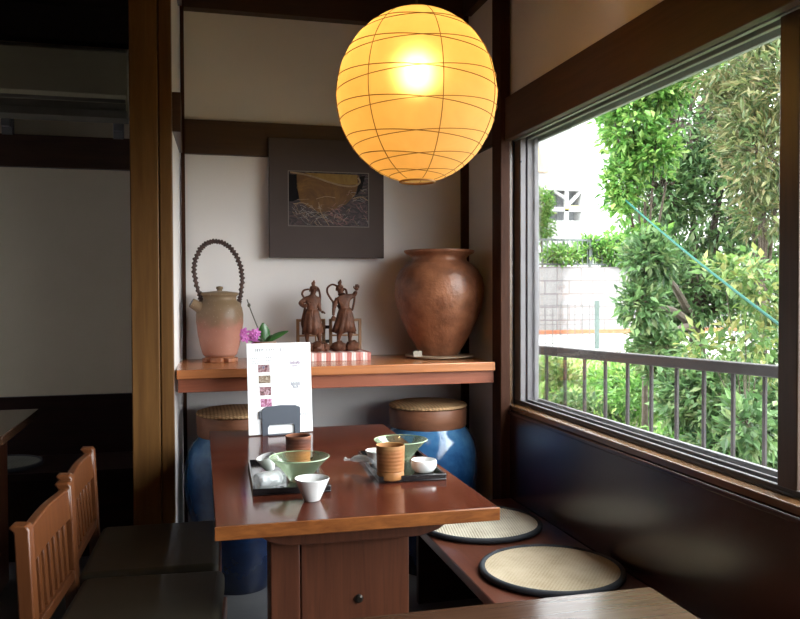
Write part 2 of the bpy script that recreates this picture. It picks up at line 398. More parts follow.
# ------------------------------------------------------------------ room shell
CEIL = 2.70
struct('floor', MB().box(-2.4, 1.48, -2.6, 4.62, -.12, 0), 'floor_grey', 'dim grey floor under the tables', 'floor')
struct('ceiling', MB().box(-2.7, 1.6, -2.75, 4.7, CEIL, CEIL+.15), 'ceiling_wood', 'dark brown wooden ceiling', 'ceiling')
struct('wall_left', MB().box(-2.52, -2.4, -2.6, 4.62, 0, .74).box(-2.52, -2.4, -2.6, 4.62, 1.30, CEIL).box(-2.52, -2.4, -2.6, 3.85, .74, 1.30).box(-2.52, -2.4, 4.36, 4.62, .74, 1.30), 'wainscot_dark', 'dark wall far to the left of the room', 'wall')
w2 = thing('added_window_2', 'small unseen side window added for daylight in the left bay', 'window', (0, 0, 0), 0, None, 'structure')  # window outside the view, added to bring daylight to the bay wall
MB().box(-2.50, -2.42, 3.85, 3.89, .74, 1.30).box(-2.50, -2.42, 4.32, 4.36, .74, 1.30).box(-2.50, -2.42, 3.89, 4.32, .74, .78).box(-2.50, -2.42, 3.89, 4.32, 1.26, 1.30).build('frame', 'mullion_wood', w2)
MB().box(-2.462, -2.458, 3.89, 4.32, .78, 1.26).build('pane', 'window_glass', w2)
struct('wall_rear', MB().box(-2.4, 1.46, -2.72, -2.6, 0, CEIL), 'wainscot_dark', 'dark wooden wall behind the camera', 'wall')
struct('wall_back', MB().box(-2.4, -.13, 4.5, 4.62, 0, CEIL), 'plaster_left', 'dim grey plaster wall of the left bay', 'wall')
struct('wall_alcove', MB().box(-.03, 1.31, 3.75, 3.87, 0, CEIL), 'plaster', 'pale plaster back wall of the alcove', 'wall')
struct('wall_alcove_left', MB().prism([(-.062, 3.235), (-.036, 3.87), (-.036, 4.5), (-.13, 4.5), (-.13, 3.235)], 0, CEIL, 'z'), 'plaster', 'narrow plaster side wall beside the thick left post', 'wall')
struct('wall_alcove_right', MB().box(1.31, 1.46, 3.30, 4.0, 0, CEIL), 'plaster', 'plaster side wall between alcove back and window post', 'wall')
WY0, WY1, WZ0, WZ1 = -1.3, 3.30, .752, 1.955
wr = MB().box(1.315, 1.46, -2.6, 3.30, 1.955, CEIL).box(1.325, 1.46, -2.6, 3.30, 0, .735).box(1.315, 1.46, -2.6, WY0, .735, 1.955)
struct('wall_right', wr, 'plaster', 'plaster wall above the long window', 'wall')
struct('trim_1', MB().box(-.211, -.111, 3.12, 3.235, 0, CEIL).box(-.108, -.062, 3.123, 3.235, 0, CEIL), 'post_wood', 'thick square wooden post left of the alcove', 'post', .004)
struct('trim_2', MB().box(1.266, 1.309, 3.20, 3.30, 0, CEIL), 'beam_z', 'dark wooden corner post between alcove and window', 'post', .003)
struct('trim_3', MB().box(-.036, -.019, 3.725, 3.75, 0, CEIL), 'beam_z', 'thin dark upright strip in the left alcove corner', 'trim')
struct('trim_4', MB().box(1.275, 1.31, 3.725, 3.75, 0, CEIL), 'beam_z', 'thin dark upright strip in the right alcove corner', 'trim')
struct('trim_5', MB().box(-.019, 1.275, 3.72, 3.75, 1.868, 2.020).box(1.285, 1.31, 3.30, 3.72, 1.895, 2.03).box(-.062, -.030, 3.235, 3.72, 1.868, 2.020), 'beam_x', 'dark horizontal beam across the alcove wall behind the picture', 'beam', .002)
struct('trim_6', MB().box(-.019, 1.275, 3.69, 3.75, 2.502, 2.66).box(1.27, 1.31, 3.30, 3.69, 2.565, 2.68).box(-.062, -.025, 3.235, 3.69, 2.502, 2.66), 'beam_x', 'dark beam under the ceiling above the lantern', 'beam', .002)
struct('trim_7', MB().box(1.285, 1.315, -2.6, 3.20, 1.885, 2.063), 'beam_y', 'wide dark brown lintel beam over the window', 'beam', .002)
struct('trim_8', MB().box(1.305, 1.325, -2.6, 3.20, 0, .735).box(1.297, 1.33, -2.6, 3.20, .731, .748), 'wainscot_wood', 'glossy dark red wooden panel below the window', 'panel', .004)
struct('trim_9', MB().box(-2.4, -.13, 4.47, 4.5, 0, .722), 'wainscot_dark', 'very dark wooden wainscot of the left bay', 'panel')
struct('trim_10', MB().box(-2.4, -.13, 4.46, 4.5, 1.893, 2.055), 'beam_x', 'dark horizontal beam below the air conditioner', 'beam')
struct('trim_11', MB().box(-2.4, -.13, 4.40, 4.5, 2.53, CEIL), 'ceiling_wood', 'dark band under the ceiling above the air conditioner', 'beam')

# window
w = thing('window_1', 'long sliding window with brown and grey frame on the right wall', 'window', (0, 0, 0), 0, None, 'structure')
MB().box(1.308, 1.46, WY0, 3.30, WZ0-.004, WZ0+.018).build('sill', 'sill_wood', w, .003)
MB().box(1.312, 1.335, 3.235, 3.30, WZ0+.018, 1.95).build('jamb', 'sill_wood', w, .002)
MB().box(1.335, 1.352, 3.255, 3.30, WZ0+.018, 1.95).build('jamb_groove', 'dark_plastic', w)
z0 = WZ0+.018
MB().box(1.35, 1.455, WY0, 3.29, z0, z0+.006).box(1.352, 1.366, WY0, 3.29, z0+.006, z0+.018).box(1.385, 1.395, WY0, 3.29, z0+.006, z0+.022).box(1.425, 1.44, WY0, 3.29, z0+.006, z0+.026).build('bottom_track', 'track_grey', w, .002)
MB().box(1.34, 1.455, WY0, 3.29, 1.935, 1.955).box(1.345, 1.362, WY0, 3.29, 1.895, 1.935).box(1.385, 1.40, WY0, 3.29, 1.893, 1.935).box(1.425, 1.44, WY0, 3.29, 1.885, 1.935).build('top_track', 'aluminium_green', w, .002)
MB().box(1.353, 1.378, 3.195, 3.285, z0+.004, 1.93).build('side_frame', 'aluminium', w, .003)
MB().ball((1.355, 3.194, 1.80), .005).build('screw', 'dark_plastic', w)
MB().box(1.382, 1.408, 3.19, 3.28, z0+.006, 1.93).build('sash_stile', 'aluminium', w, .004)
MB().box(1.408, 1.43, 3.175, 3.28, z0+.006, 1.93).build('sash_stile', 'aluminium', w, .004)
MB().box(1.353, 1.382, 1.575, 1.640, z0+.006, 1.93).build('meeting_stile', 'mullion_wood', w, .003)
MB().box(1.386, 1.41, 1.58, 1.625, z0+.006, 1.93).build('meeting_stile', 'aluminium', w, .003)
MB().box(1.362, 1.366, -.02, 1.58, z0+.01, 1.93).build('pane', 'window_glass', w)
MB().box(1.392, 1.396, 1.62, 3.19, z0+.01, 1.93).build('pane', 'window_glass', w)
MB().box(1.35, 1.44, -.10, -.02, z0, 1.93).build('mullion', 'mullion_wood', w, .003)
MB().box(1.392, 1.396, -1.3, -.10, z0+.01, 1.93).build('pane', 'window_glass', w)

# ------------------------------------------------------------------ alcove shelf and what stands on it
SH = .953
t = thing('wall_shelf', 'orange-brown wooden alcove shelf carrying the jar and statues', 'shelf', (0, 3.22, SH))
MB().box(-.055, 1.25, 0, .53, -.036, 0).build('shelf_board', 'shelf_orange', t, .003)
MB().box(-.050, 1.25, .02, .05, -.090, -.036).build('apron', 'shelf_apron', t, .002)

# big brown jar on its plate
t = thing('storage_jar', 'large reddish-brown stoneware jar with a flared rim on the shelf', 'jar', (1.098, 3.53, SH+.012))
prof = [(.0, 0), (.086, 0), (.090, .01), (.113, .045), (.145, .10), (.176, .165), (.194, .222), (.2025, .268), (.2035, .312), (.196, .350), (.177, .386), (.148, .413), (.127, .426), (.124, .438), (.132, .450), (.152, .460), (.160, .467), (.160, .474), (.150, .476), (.128, .464), (.112, .455), (.10, .44), (.13, .40), (.17, .32), (.10, .06), (0, .03)]
MB().lathe(prof, 64, cap0=False, cap1=False).build('jar_body', 'brown_jar', t, angle=60)
pl_ = MB().lathe([(0, 0), (.10, 0), (.155, .006), (.158, .012), (.150, .0115), (.0, .0115)], 56, cap0=False, cap1=False).build('saucer_plate', 'jar_plate')
pl_.location = (1.098, 3.53, SH); tag(pl_, 'thin round plate under the large brown jar', 'plate')
tg = MB().box(-.020, .020, -.0012, .0012, 0, .026).build('price_tag', 'tag_paper'); tg.location = (1.0, 3.40, SH+.012)
tg.rotation_euler = (R(-12), 0, R(6)); tag(tg, 'small pale paper tag leaning at the foot of the brown jar', 'tag')
tg.location = (.968, 3.43, SH+.0125)

# ewer
EX, EY, EZ = .122, 3.58, SH
st = thing('vase_stand', 'low lobed wooden stand under the handled clay ewer', 'stand', (EX, EY, EZ))
MB().lathe([(0, .018), (.062, .018), (.064, .026), (0, .026)], 40, cap0=False, cap1=False).build('stand_top', 'stand_wood', st)
for k in range(6):
    a = 2*PI*k/6+.25; b = MB(); b.M = Matrix.Rotation(a, 4, 'Z')
    b.prism([(.040, -.028), (.072, -.024), (.076, 0), (.072, .024), (.040, .028)], 0, .018, 'z').build('foot', 'stand_wood', st, .003)
t = thing('clay_ewer', 'unglazed clay ewer with a tall vine-wrapped hoop handle', 'ewer', (EX, EY, EZ+.026)); t.scale = (.97, .97, .97)
prof = [(0, 0), (.070, 0), (.076, .010), (.086, .045), (.096, .095), (.103, .15), (.103, .185), (.098, .212), (.088, .235), (.074, .246), (.073, .262), (.078, .268), (.070, .268), (.066, .25), (.09, .2), (.09, .1), (.06, .012), (0, .012)]
b = MB().lathe(prof, 56, cap0=False, cap1=False).build('ewer_body', 'ewer_clay', t, angle=60)
MB().lathe([(0, .268), (.082, .268), (.084, .274), (.078, .281), (.03, .287), (.012, .288), (.011, .293), (.016, .299), (.014, .307), (0, .309)], 48, cap0=False, cap1=False).build('lid', 'ewer_clay', t)
sp = MB(); sp.tube(spline([(-.075, -.03, .205), (-.098, -.034, .222), (-.122, -.038, .236)], 5), [.028, .027, .026, .025, .024, .0235, .023, .0225, .022, .0215, .021], 20)
sp.build('spout', 'ewer_clay', t, angle=60)
MB().tube([(-.1221, -.0381, .2361), (-.1232, -.0383, .2368)], .015, 16).build('spout_mouth', 'dark_plastic', t)
hp = [(-.072, .232), (-.082, .262), (-.102, .335), (-.106, .405), (-.084, .465), (-.054, .497), (-.014, .508), (.028, .496), (.066, .460), (.093, .400), (.101, .335), (.092, .262), (.084, .228)]
path = spline([(x-.002, 0, z) for x, z in hp], 14)
hb = MB().tube(path, .0072, 10)
sp_pts = []
for i, p in enumerate(path):
    for q in range(3):
        a = (i*3+q)*.55
        d = (path[min(i+1, len(path)-1)]-path[max(i-1, 0)]).normalized()
        n1 = Vector((0, 1, 0)); n2 = d.cross(n1)
        pp = p + (path[min(i+1, len(path)-1)]-p)*(q/3)
        sp_pts.append(pp+(n1*math.cos(a)+n2*math.sin(a))*.0085)
hb.tube(sp_pts, [.0044*(1+.22*math.sin(i*.37)+.14*math.sin(i*1.13)) for i in range(len(sp_pts))], 6)
hb.build('hoop_handle', 'vine_handle', t, angle=60)
for sx, zz in ((-.074, .24), (.082, .234)):
    MB().tube([(sx-.002, -.020, zz-.012), (sx, 0, zz), (sx-.002, .020, zz-.012)], .011, 12).build('handle_lug', 'ewer_clay', t, angle=60)

# orchid
t = thing('potted_orchid', 'small potted orchid with magenta blooms behind the menu', 'plant', (.315, 3.56, SH))
MB().lathe([(0, 0), (.034, 0), (.044, .075), (.047, .078), (.047, .086), (.040, .086), (.038, .07), (0, .068)], 32, cap0=False, cap1=False).build('pot', 'clay_pot', t)
def leafblade(p0, d, L, W, up=(0, 0, 1), curl=.3, nseg=8):
    b = MB(); p = Vector(p0); d = Vector(d).normalized(); side = d.cross(Vector(up)).normalized()
    vs = []; 
    for i in range(nseg+1):
        s = i/nseg; wv = W*math.sin(PI*min(.98, s*.9+.1))**.8*.5
        vs += [p-side*wv, p-Vector(up)*W*.08, p+side*wv]
        d = (d+Vector((0, 0, -curl/nseg))).normalized(); p = p+d*(L/nseg)
    fs = []
    for i in range(nseg):
        a = i*3; fs += [(a, a+1, a+4, a+3), (a+1, a+2, a+5, a+4)]
    b.add(vs, fs); return b
for p0, d, L, W, up in (((0, 0, .085), (-.12, -.05, 1), .082, .052, (.2, -1, .1)), ((.005, 0, .085), (.75, 0, .5), .105, .032, (-.2, -.7, .7)),
                        ((-.005, 0, .082), (-.8, .0, .25), .07, .030, (0, -.6, .8)), ((.0, 0, .08), (.3, -.3, .5), .05, .02, (0, -.7, .7)), ((.005, .005, .085), (.5, .5, .4), .06, .03, (0, -.6, .8))):
    o = leafblade(p0, d, L, W, up).build('leaf', 'orchid_leaf', t)
    o.modifiers.new('thick', 'SOLIDIFY').thickness = .0016
MB().tube(spline([(-.008, 0, .08), (-.035, 0, .15), (-.062, 0, .22), (-.078, 0, .268)], 6), [.0026]*19, 7).build('flower_spike', 'orchid_stem', t)
MB().ball((-.070, -.002, .243), (.007, .007, .009)).build('bud', 'orchid_stem', t)
MB().tube(spline([(-.006, 0, .08), (-.03, -.005, .11), (-.062, -.01, .12), (-.085, -.012, .105)], 6), [.002]*19, 6).build('flower_spike', 'orchid_stem', t)
rr = random.Random(3)
for k in range(9):
    c = Vector((-.070+rr.uniform(-.030, .030), -.015+rr.uniform(-.012, .012), .108+rr.uniform(-.030, .028)))
    b = MB(); M0 = Matrix.Translation(c) @ Euler((PI/2+rr.uniform(-.5, .5), 0, rr.uniform(-.6, .6))).to_matrix().to_4x4()
    for q in range(5):
        b.M = M0 @ Matrix.Rotation(2*PI*q/5, 4, 'Z')
        b.add([(0, 0, 0), (.007, -.006, .003), (.017, -.005, .002), (.021, 0, 0), (.017, .005, .002), (.007, .006, .003)], [(0, 1, 2, 3, 4, 5)])
    b.M = M0; b.ball((0, 0, .002), .004, 8, 6)
    b.build('bloom', 'orchid_petal', t)

# striped box with folding screen and statues
bx = MB().box(-.165, .142, 0, .24, 0, .036).build('gift_box', 'pink_stripes', None, .002)
bx.location = (.620, 3.455, SH); tag(bx, 'long low box in pink and white stripes under the statues', 'box')
BT = SH+.037
t = thing('folding_screen', 'small open wooden lattice screen standing behind the statues', 'screen', (.612, 3.655, BT))
for x0, x1 in ((-.150, -.018), (.000, .150)):
    f = MB().box(x0, x0+.014, 0, .012, 0, .140).box(x1-.014, x1, 0, .012, 0, .140).box(x0+.014, x1-.014, 0, .012, .128, .140).box(x0+.014, x1-.014, 0, .012, .005, .016)
    f.box(x0+.014, x1-.014, .003, .009, .060, .068)
    if x0 < -.1: f.box(x0+.05, x0+.056, .003, .009, .016, .128).box(x0+.085, x0+.091, .003, .009, .016, .128)
    f.build('screen_panel', 'screen_wood', t, .001)
for z in (.03, .095): MB().box(-.0185, .0005, .003, .009, z, z+.015).build('hinge', 'bronze_bolt', t)

def skinned(name, verts, edges, radii, mat, parent, root=0, sub=2):
    me = bpy.data.meshes.new(name); me.from_pydata(verts, edges, []); me.update()
    o = bpy.data.objects.new(name, me); COL.objects.link(o)
    me.materials.append(MATS[mat])
    o.modifiers.new('skin', 'SKIN')
    lay = me.skin_vertices.new() if len(me.skin_vertices) == 0 else me.skin_vertices[0]
    lay = me.skin_vertices[0]
    for i, r in enumerate(radii):
        lay.data[i].radius = (r, r) if not isinstance(r, tuple) else r
        lay.data[i].use_root = (i == root)
    s = o.modifiers.new('sub', 'SUBSURF'); s.levels = sub; s.render_levels = sub
    me.polygons.foreach_set('use_smooth', [True]*len(me.polygons))
    o.modifiers['skin'].use_smooth_shade = True
    if parent: o.parent = parent
    return o
U = .000696                                    # metres per unit of the statue sketch
def statue(label, x0, joints, links, drape, scarves, skirts, rock, extra):
    t = thing('guardian_statue', label, 'statue', (x0, 3.565, BT)); t.scale = (.94, .94, .94)
    def P(x, y, z): return (x*U, y*U, z*U)
    names = list(joints)
    vs = [P(*joints[n][:3]) for n in names]; rad = [joints[n][3]*U for n in names]
    es = [(names.index(a), names.index(b)) for a, b in links]
    skinned('figure', vs, es, rad, 'statue_wood', t, names.index('pelvis'))
    # face: brow, nose, eyes, mouth, ears
    hx, hy, hz = joints['head'][:3]
    f = MB()
    f.ball(P(hx, hy-25, hz-2), (4*U, 6*U, 8*U), 8, 6)
    for s in (-1, 1):
        f.ball(P(hx+s*10, hy-22, hz+6), (6*U, 4*U, 4*U), 8, 6); f.ball(P(hx+s*11, hy-22, hz+12), (9*U, 5*U, 3*U), 8, 6)
        f.ball(P(hx+s*26, hy, hz-2), (4*U, 7*U, 13*U), 8, 6)
    f.ball(P(hx, hy-22, hz-15), (9*U, 4*U, 3.5*U), 8, 6)
    f.build('face', 'statue_wood', t)
    h = MB().ball(P(hx, hy+2, hz+14), (25*U, 25*U, 18*U), 14, 10)
    h.tube([P(hx, hy, hz+28), P(hx+1, hy, hz+38), P(hx+2, hy, hz+50), P(hx+5, hy, hz+66)], [13*U, 10*U, 12*U, 3*U], 10)
    h.ball(P(hx-7, hy, hz+42), (8*U, 8*U, 12*U), 8, 6)
    h.build('topknot', 'statue_wood', t)
    # skirt: pleated lathe
    sk = MB(); n = 40; rings = []
    for (cx, cz, rx, ry, am) in skirts: rings.append((cx, cz, rx, ry, am))
    vs = []; fs = []
    for k, (cx, cz, rx, ry, am) in enumerate(rings):
        for i in range(n):
            a = 2*PI*i/n; m_ = 1+am*math.sin(a*9+k*.4); dz = -am*60*(1+math.sin(a*3+drape))
            vs.append(P(cx+rx*math.cos(a)*m_, ry*math.sin(a)*m_, cz+dz))
    for k in range(len(rings)-1):
        for i in range(n):
            j = (i+1) % n; fs.append((k*n+i, k*n+j, (k+1)*n+j, (k+1)*n+i))
    sk.add(vs, fs); o = sk.build('skirt', 'statue_wood', t, angle=80)
    sd = o.modifiers.new('thick', 'SOLIDIFY'); sd.thickness = .0035
    belt = MB(); cx, cz, rx, ry, _ = skirts[0]
    belt.tube([P(cx+(rx+2)*math.cos(2*PI*i/24), (ry+2)*math.sin(2*PI*i/24), cz-4) for i in range(24)], 6*U, 8, True)
    belt.tube([P(cx-4, -ry-3, cz-4), P(cx-8, -ry-9, cz-40), P(cx-4, -ry-10, cz-75)], [8*U, 7*U, 4*U], 8)
    belt.build('sash', 'statue_wood', t)
    for pts in scarves:
        q = spline([P(*p) for p in pts], 8)
        b = MB(); 
        for j in range(3): b.tube([v+Vector((0, (j-1)*9*U, 0)) for v in q], [6*U]*len(q), 8)
        b.build('scarf', 'statue_wood', t, angle=70)
    # hands with five fingers
    for (c, d, up, sc) in extra:
        b = MB(); c = Vector(P(*c)); d = Vector(d).normalized(); up = Vector(up).normalized(); s_ = d.cross(up).normalized()
        b.ball(c+d*6*U*sc, 11*U*sc, 10, 8)
        for q in range(4):
            r0 = c+d*12*U*sc+s_*(q-1.5)*6*U*sc; L = (15, 18, 17, 13)[q]*sc*U
            b.tube([r0, r0+d*L*.5+up*2*U, r0+d*L-up*3*U], [4*U*sc, 3.6*U*sc, 2.4*U*sc], 7)
        r0 = c+s_*(-9)*U*sc+d*3*U*sc
        b.tube([r0, r0-s_*7*U*sc+d*5*U*sc, r0-s_*8*U*sc+d*13*U*sc], [4*U*sc, 3.8*U*sc, 2.6*U*sc], 7)
        b.build('hand', 'statue_wood', t)
    rk = MB(); r_ = random.Random(int(x0*1000))
    for (cx, cy, cz, rx, ry, rz) in rock:
        b = MB(); b.ball((0, 0, 0), 1, 14, 9)
        vs = []
        for v in b.v:
            v = Vector(v); q = 1+.16*math.sin(v.x*5+cx)*math.cos(v.z*6)+r_.uniform(-.08, .08)
            z = (cz+v.z*rz*q); vs.append(P(cx+v.x*rx*q, cy+v.y*ry*q, max(0.2, z)))
        rk.add(vs, b.f)
    rk.build('rock_base', 'statue_wood', t, smooth=True, angle=30)
    return t
JL = {'pelvis': (0, 0, 250, 36), 'waist': (0, 0, 290, 33), 'chest': (2, 2, 338, 44), 'neckb': (6, 2, 378, 24), 'neck': (8, -2, 392, 16), 'head': (10, -4, 415, 29), 'crown': (10, -2, 430, 25),
      'lsh': (-42, 4, 352, 22), 'lel': (-82, -6, 325, 19), 'lfo': (-60, -34, 305, 15), 'lwr': (-38, -44, 318, 12),
      'rsh': (44, 2, 352, 20), 'rel': (46, -6, 302, 15), 'rfo': (50, -20, 280, 12), 'rwr': (60, -26, 270, 10),
      'lhip': (-24, 0, 225, 30), 'lkn': (-34, -8, 155, 24), 'lcalf': (-35, -2, 115, 20), 'lan': (-34, 2, 75, 12), 'lft': (-34, -10, 64, 13), 'lto': (-36, -26, 60, 10),
      'rhip': (24, 0, 225, 30), 'rkn': (40, -8, 155, 24), 'rcalf': (46, -2, 115, 20), 'ran': (52, 2, 75, 12), 'rft': (52, -10, 64, 13), 'rto': (58, -26, 60, 10)}
LK = [('pelvis', 'waist'), ('waist', 'chest'), ('chest', 'neckb'), ('neckb', 'neck'), ('neck', 'head'), ('head', 'crown'), ('chest', 'lsh'), ('lsh', 'lel'), ('lel', 'lfo'), ('lfo', 'lwr'),
      ('chest', 'rsh'), ('rsh', 'rel'), ('rel', 'rfo'), ('rfo', 'rwr'), ('pelvis', 'lhip'), ('lhip', 'lkn'), ('lkn', 'lcalf'), ('lcalf', 'lan'), ('lan', 'lft'), ('lft', 'lto'),
      ('pelvis', 'rhip'), ('rhip', 'rkn'), ('rkn', 'rcalf'), ('rcalf', 'ran'), ('ran', 'rft'), ('rft', 'rto')]
statue('carved wooden guardian statue with one fist at its waist, left of the pair', .520, JL, LK, 0,
       [[(-44, 8, 352), (-64, 14, 385), (-52, 18, 412), (-20, 20, 420)], [(20, 20, 440), (46, 22, 425), (58, 18, 380), (54, 14, 330), (46, 16, 300)], [(-44, 14, 300), (-58, 18, 240), (-66, 18, 190), (-58, 12, 150)]],
       [(0, 285, 36, 28, .02), (0, 255, 46, 36, .05), (0, 215, 54, 44, .08), (2, 170, 58, 46, .12), (4, 130, 62, 46, .15)],
       [(-30, 0, 26, 44, 50, 40), (40, 0, 26, 52, 54, 40), (90, 4, 22, 34, 44, 34)],
       [((-32, -46, 320), (.8, -.2, .3), (0, -1, 0), 1.0), ((62, -28, 268), (.8, -.3, -.4), (0, -.3, 1), .9)])
JR = dict(JL)
JR.update({'pelvis': (6, 0, 255, 36), 'waist': (0, 0, 295, 32), 'chest': (-8, 2, 345, 44), 'neckb': (-20, 2, 382, 22), 'neck': (-26, -2, 396, 16), 'head': (-32, -4, 420, 29), 'crown': (-34, -2, 436, 25),
           'lsh': (-52, 4, 350, 20), 'lel': (-74, -8, 295, 15), 'lfo': (-78, -14, 262, 12), 'lwr': (-80, -18, 240, 10),
           'rsh': (30, 4, 368, 22), 'rel': (66, 8, 372, 18), 'rfo': (76, -4, 392, 15), 'rwr': (78, -14, 408, 13),
           'lhip': (-16, 0, 225, 30), 'lkn': (-32, -10, 150, 24), 'lcalf': (-38, -2, 110, 20), 'lan': (-42, 2, 72, 12), 'lft': (-42, -10, 62, 13), 'lto': (-48, -26, 58, 10),
           'rhip': (30, 0, 225, 30), 'rkn': (38, -8, 155, 24), 'rcalf': (38, -2, 115, 20), 'ran': (36, 2, 75, 12), 'rft': (36, -10, 64, 13), 'rto': (42, -26, 60, 10)})
statue('carved wooden guardian statue with a raised fist and looping scarf, right of the pair', .666, JR, LK, 1.6,
       [[(-46, 16, 440), (-80, 20, 452), (-112, 20, 430), (-114, 18, 395), (-92, 16, 355), (-76, 12, 330), (-78, 10, 300)], [(0, 22, 425), (16, 22, 412), (20, 20, 385)], [(70, 6, 400), (72, 16, 350), (64, 18, 300), (54, 16, 270)], [(-46, 16, 310), (-30, 20, 280), (-36, 20, 240)], [(50, 14, 230), (66, 16, 180), (78, 12, 130)]],
       [(4, 292, 34, 28, .02), (6, 262, 46, 36, .05), (4, 220, 56, 44, .08), (-2, 175, 62, 46, .12), (-8, 132, 70, 46, .16)],
       [(-44, 0, 26, 56, 54, 40), (50, 0, 26, 54, 54, 42), (8, 10, 16, 40, 40, 26)],
       [((-80, -18, 236), (-.25, -.5, -.8), (0, -1, .3), 1.0), ((79, -16, 416), (.25, -.1, 1), (0, -1, 0), 1.3)])

# framed picture
t = thing('framed_picture', 'square grey-brown matted photograph hung behind the lantern', 'picture', (.616, 3.715, 1.405))
MB().box(-.269, .263, -.020, .0, .004, .546).build('mat_board', 'mat_board', t, .002)
pr = (-.181, .189, .150, .396)
e = .0028
MB().box(pr[0]-e, pr[1]+e, -.0225, -.020, pr[2]-e, pr[2]).box(pr[0]-e, pr[1]+e, -.0225, -.020, pr[3], pr[3]+e).box(pr[0]-e, pr[0], -.0225, -.020, pr[2], pr[3]).box(pr[1], pr[1]+e, -.0225, -.020, pr[2], pr[3]).build('fillet', 'frame_silver', t)
q = MB().box(pr[0], pr[1], -.0212, -.020, pr[2], pr[3]).build('print', 'print_threads', t)
def pt(u, v): return (pr[0]+(pr[1]-pr[0])*u, pr[3]-(pr[3]-pr[2])*v)
MB().prism([pt(*p) for p in ((.1, .02), (.88, .04), (.87, .22), (.83, .40), (.72, .58), (.55, .70), (.38, .75), (.24, .66), (.14, .55), (.10, .3))][::-1], -.0214, -.0212).build('vessel_image', 'print_gold', q)
MB().prism([pt(*p) for p in ((.20, .02), (.86, .03), (.86, .20), (.74, .22), (.55, .19), (.38, .12))][::-1], -.0215, -.0214).build('glow_image', 'print_gold_light', q)
MB().prism([pt(*p) for p in ((0, .06), (.10, .06), (.11, .3), (.13, .5), (.06, .55), (0, .56))][::-1], -.0214, -.0212).build('shadow_image', 'print_black', q)
MB().prism([pt(*p) for p in ((.89, .06), (.96, .04), (.92, .28), (.84, .42))][::-1], -.0214, -.0212).build('shadow_image', 'print_black', q)
ro = MB().tube(spline([(pt(u, v)[0], -.0214, pt(u, v)[1]) for u, v in ((.02, .02), (.18, .05), (.35, .11), (.52, .19), (.68, .24), (.82, .24), (.89, .17), (.87, .08))], 6), .0042, 6)
ro.build('rope_image', 'print_rope', q)
rr = random.Random(17)
tb = {k: MB() for k in ('print_rope', 'print_rose', 'print_slate')}
for k in range(120):
    u0, v0 = rr.uniform(.02, .98), rr.uniform(.52, .97)
    if u0 > .72 and rr.random() < .35: v0 = rr.uniform(.3, .6)
    if v0 < .62 and .12 < u0 < .7: v0 += .25
    an = rr.uniform(-1.2, 1.2); L = rr.uniform(.04, .16)
    P3 = [(u0, v0), (u0+L*.5*math.cos(an), v0+L*.6*math.sin(an)+rr.uniform(-.03, .03)), (u0+L*math.cos(an), v0+L*1.2*math.sin(an))]
    P3 = [(min(.99, max(.01, u)), min(.985, max(.3, v))) for u, v in P3]
    key = 'print_rope' if rr.random() < .35 else ('print_rose' if u0 > .45 and rr.random() < .6 else 'print_slate')
    tb[key].tube([(pt(*p)[0], -.0213, pt(*p)[1]) for p in spline([(p[0], p[1], 0) for p in P3], 3) for p in [(p[0], p[1])]], .0009, 4)
for c in (((.37, .56), (.40, .75), (.50, .99)), ((.06, .6), (.18, .58), (.3, .66)), ((.34, .5), (.46, .45), (.58, .47)), ((.8, .48), (.9, .44), (.99, .5))):
    tb['print_rope'].tube(spline([(pt(*k)[0], -.0213, pt(*k)[1]) for k in c], 5), .0018, 5)
for k, b in tb.items(): o = b.build('thread_image', k, q); o['kind'] = 'stuff'

# blue jars under the shelf
def blue_jar(label, x, y):
    t = thing('glazed_jar', label, 'jar', (x, y, 0), 0, 'blue glazed jars under the shelf')
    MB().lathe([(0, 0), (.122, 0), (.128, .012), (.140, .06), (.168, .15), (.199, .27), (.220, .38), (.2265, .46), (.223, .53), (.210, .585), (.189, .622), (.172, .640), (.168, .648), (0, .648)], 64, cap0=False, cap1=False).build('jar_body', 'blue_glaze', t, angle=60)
    ld = MB().lathe([(.05, .649), (.169, .649), (.173, .655), (.175, .727), (.171, .734), (.05, .734)], 56, cap0=False, cap1=False).build('wooden_lid', 'lid_band', t, .0)
    MB().lathe([(.0, .7345), (.169, .7345), (.177, .740), (.173, .749), (.146, .756), (.08, .760), (0, .761)], 56, cap0=False, cap1=False).build('woven_top', 'rush_lid', ld)
    return t
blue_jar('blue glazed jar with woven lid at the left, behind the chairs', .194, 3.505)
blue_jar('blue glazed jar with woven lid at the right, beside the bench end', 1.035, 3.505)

# ------------------------------------------------------------------ main table
t = thing('dining_table', 'glossy red-brown wooden table carrying the two trays', 'table', (.05, 1.866, 0), R(-0.7))
MB().box(0, .680, .004, 1.31, .693, .720).build('tabletop', 'table_red', t, .002)
MB().box(-.002, .682, -.004, .004, .689, .7205).build('edge_strip', 'table_edge', t, .0015)
MB().prism([(.055, .692), (.64, .692), (.56, .640), (.51, .627), (.18, .627), (.13, .640)], .12, .155).build('brace', 'table_leg', t, .002)
MB().prism([(.055, .692), (.64, .692), (.56, .640), (.51, .627), (.18, .627), (.13, .640)], 1.12, 1.155).build('brace', 'table_leg', t, .002)
MB().box(.2155, .500, .19, .44, 0, .692).build('pedestal', 'table_leg', t, .003)
MB().box(.138, .213, .188, .30, 0, .640).build('leg_post', 'table_leg', t, .003)
MB().box(.30, .50, .86, 1.06, 0, .692).build('pedestal', 'table_leg', t, .003)
bo = MB(); bo.M = Matrix.Rotation(PI/2, 4, 'X')
b2 = MB(); b2.M = Matrix.Translation((.365, .19, .455)) @ Matrix.Rotation(PI/2, 4, 'X'); b2.lathe([(0, 0), (.011, 0), (.011, .006), (.006, .010), (0, .010)], 20, cap0=False, cap1=False).build('bolt', 'bronze_bolt', t)

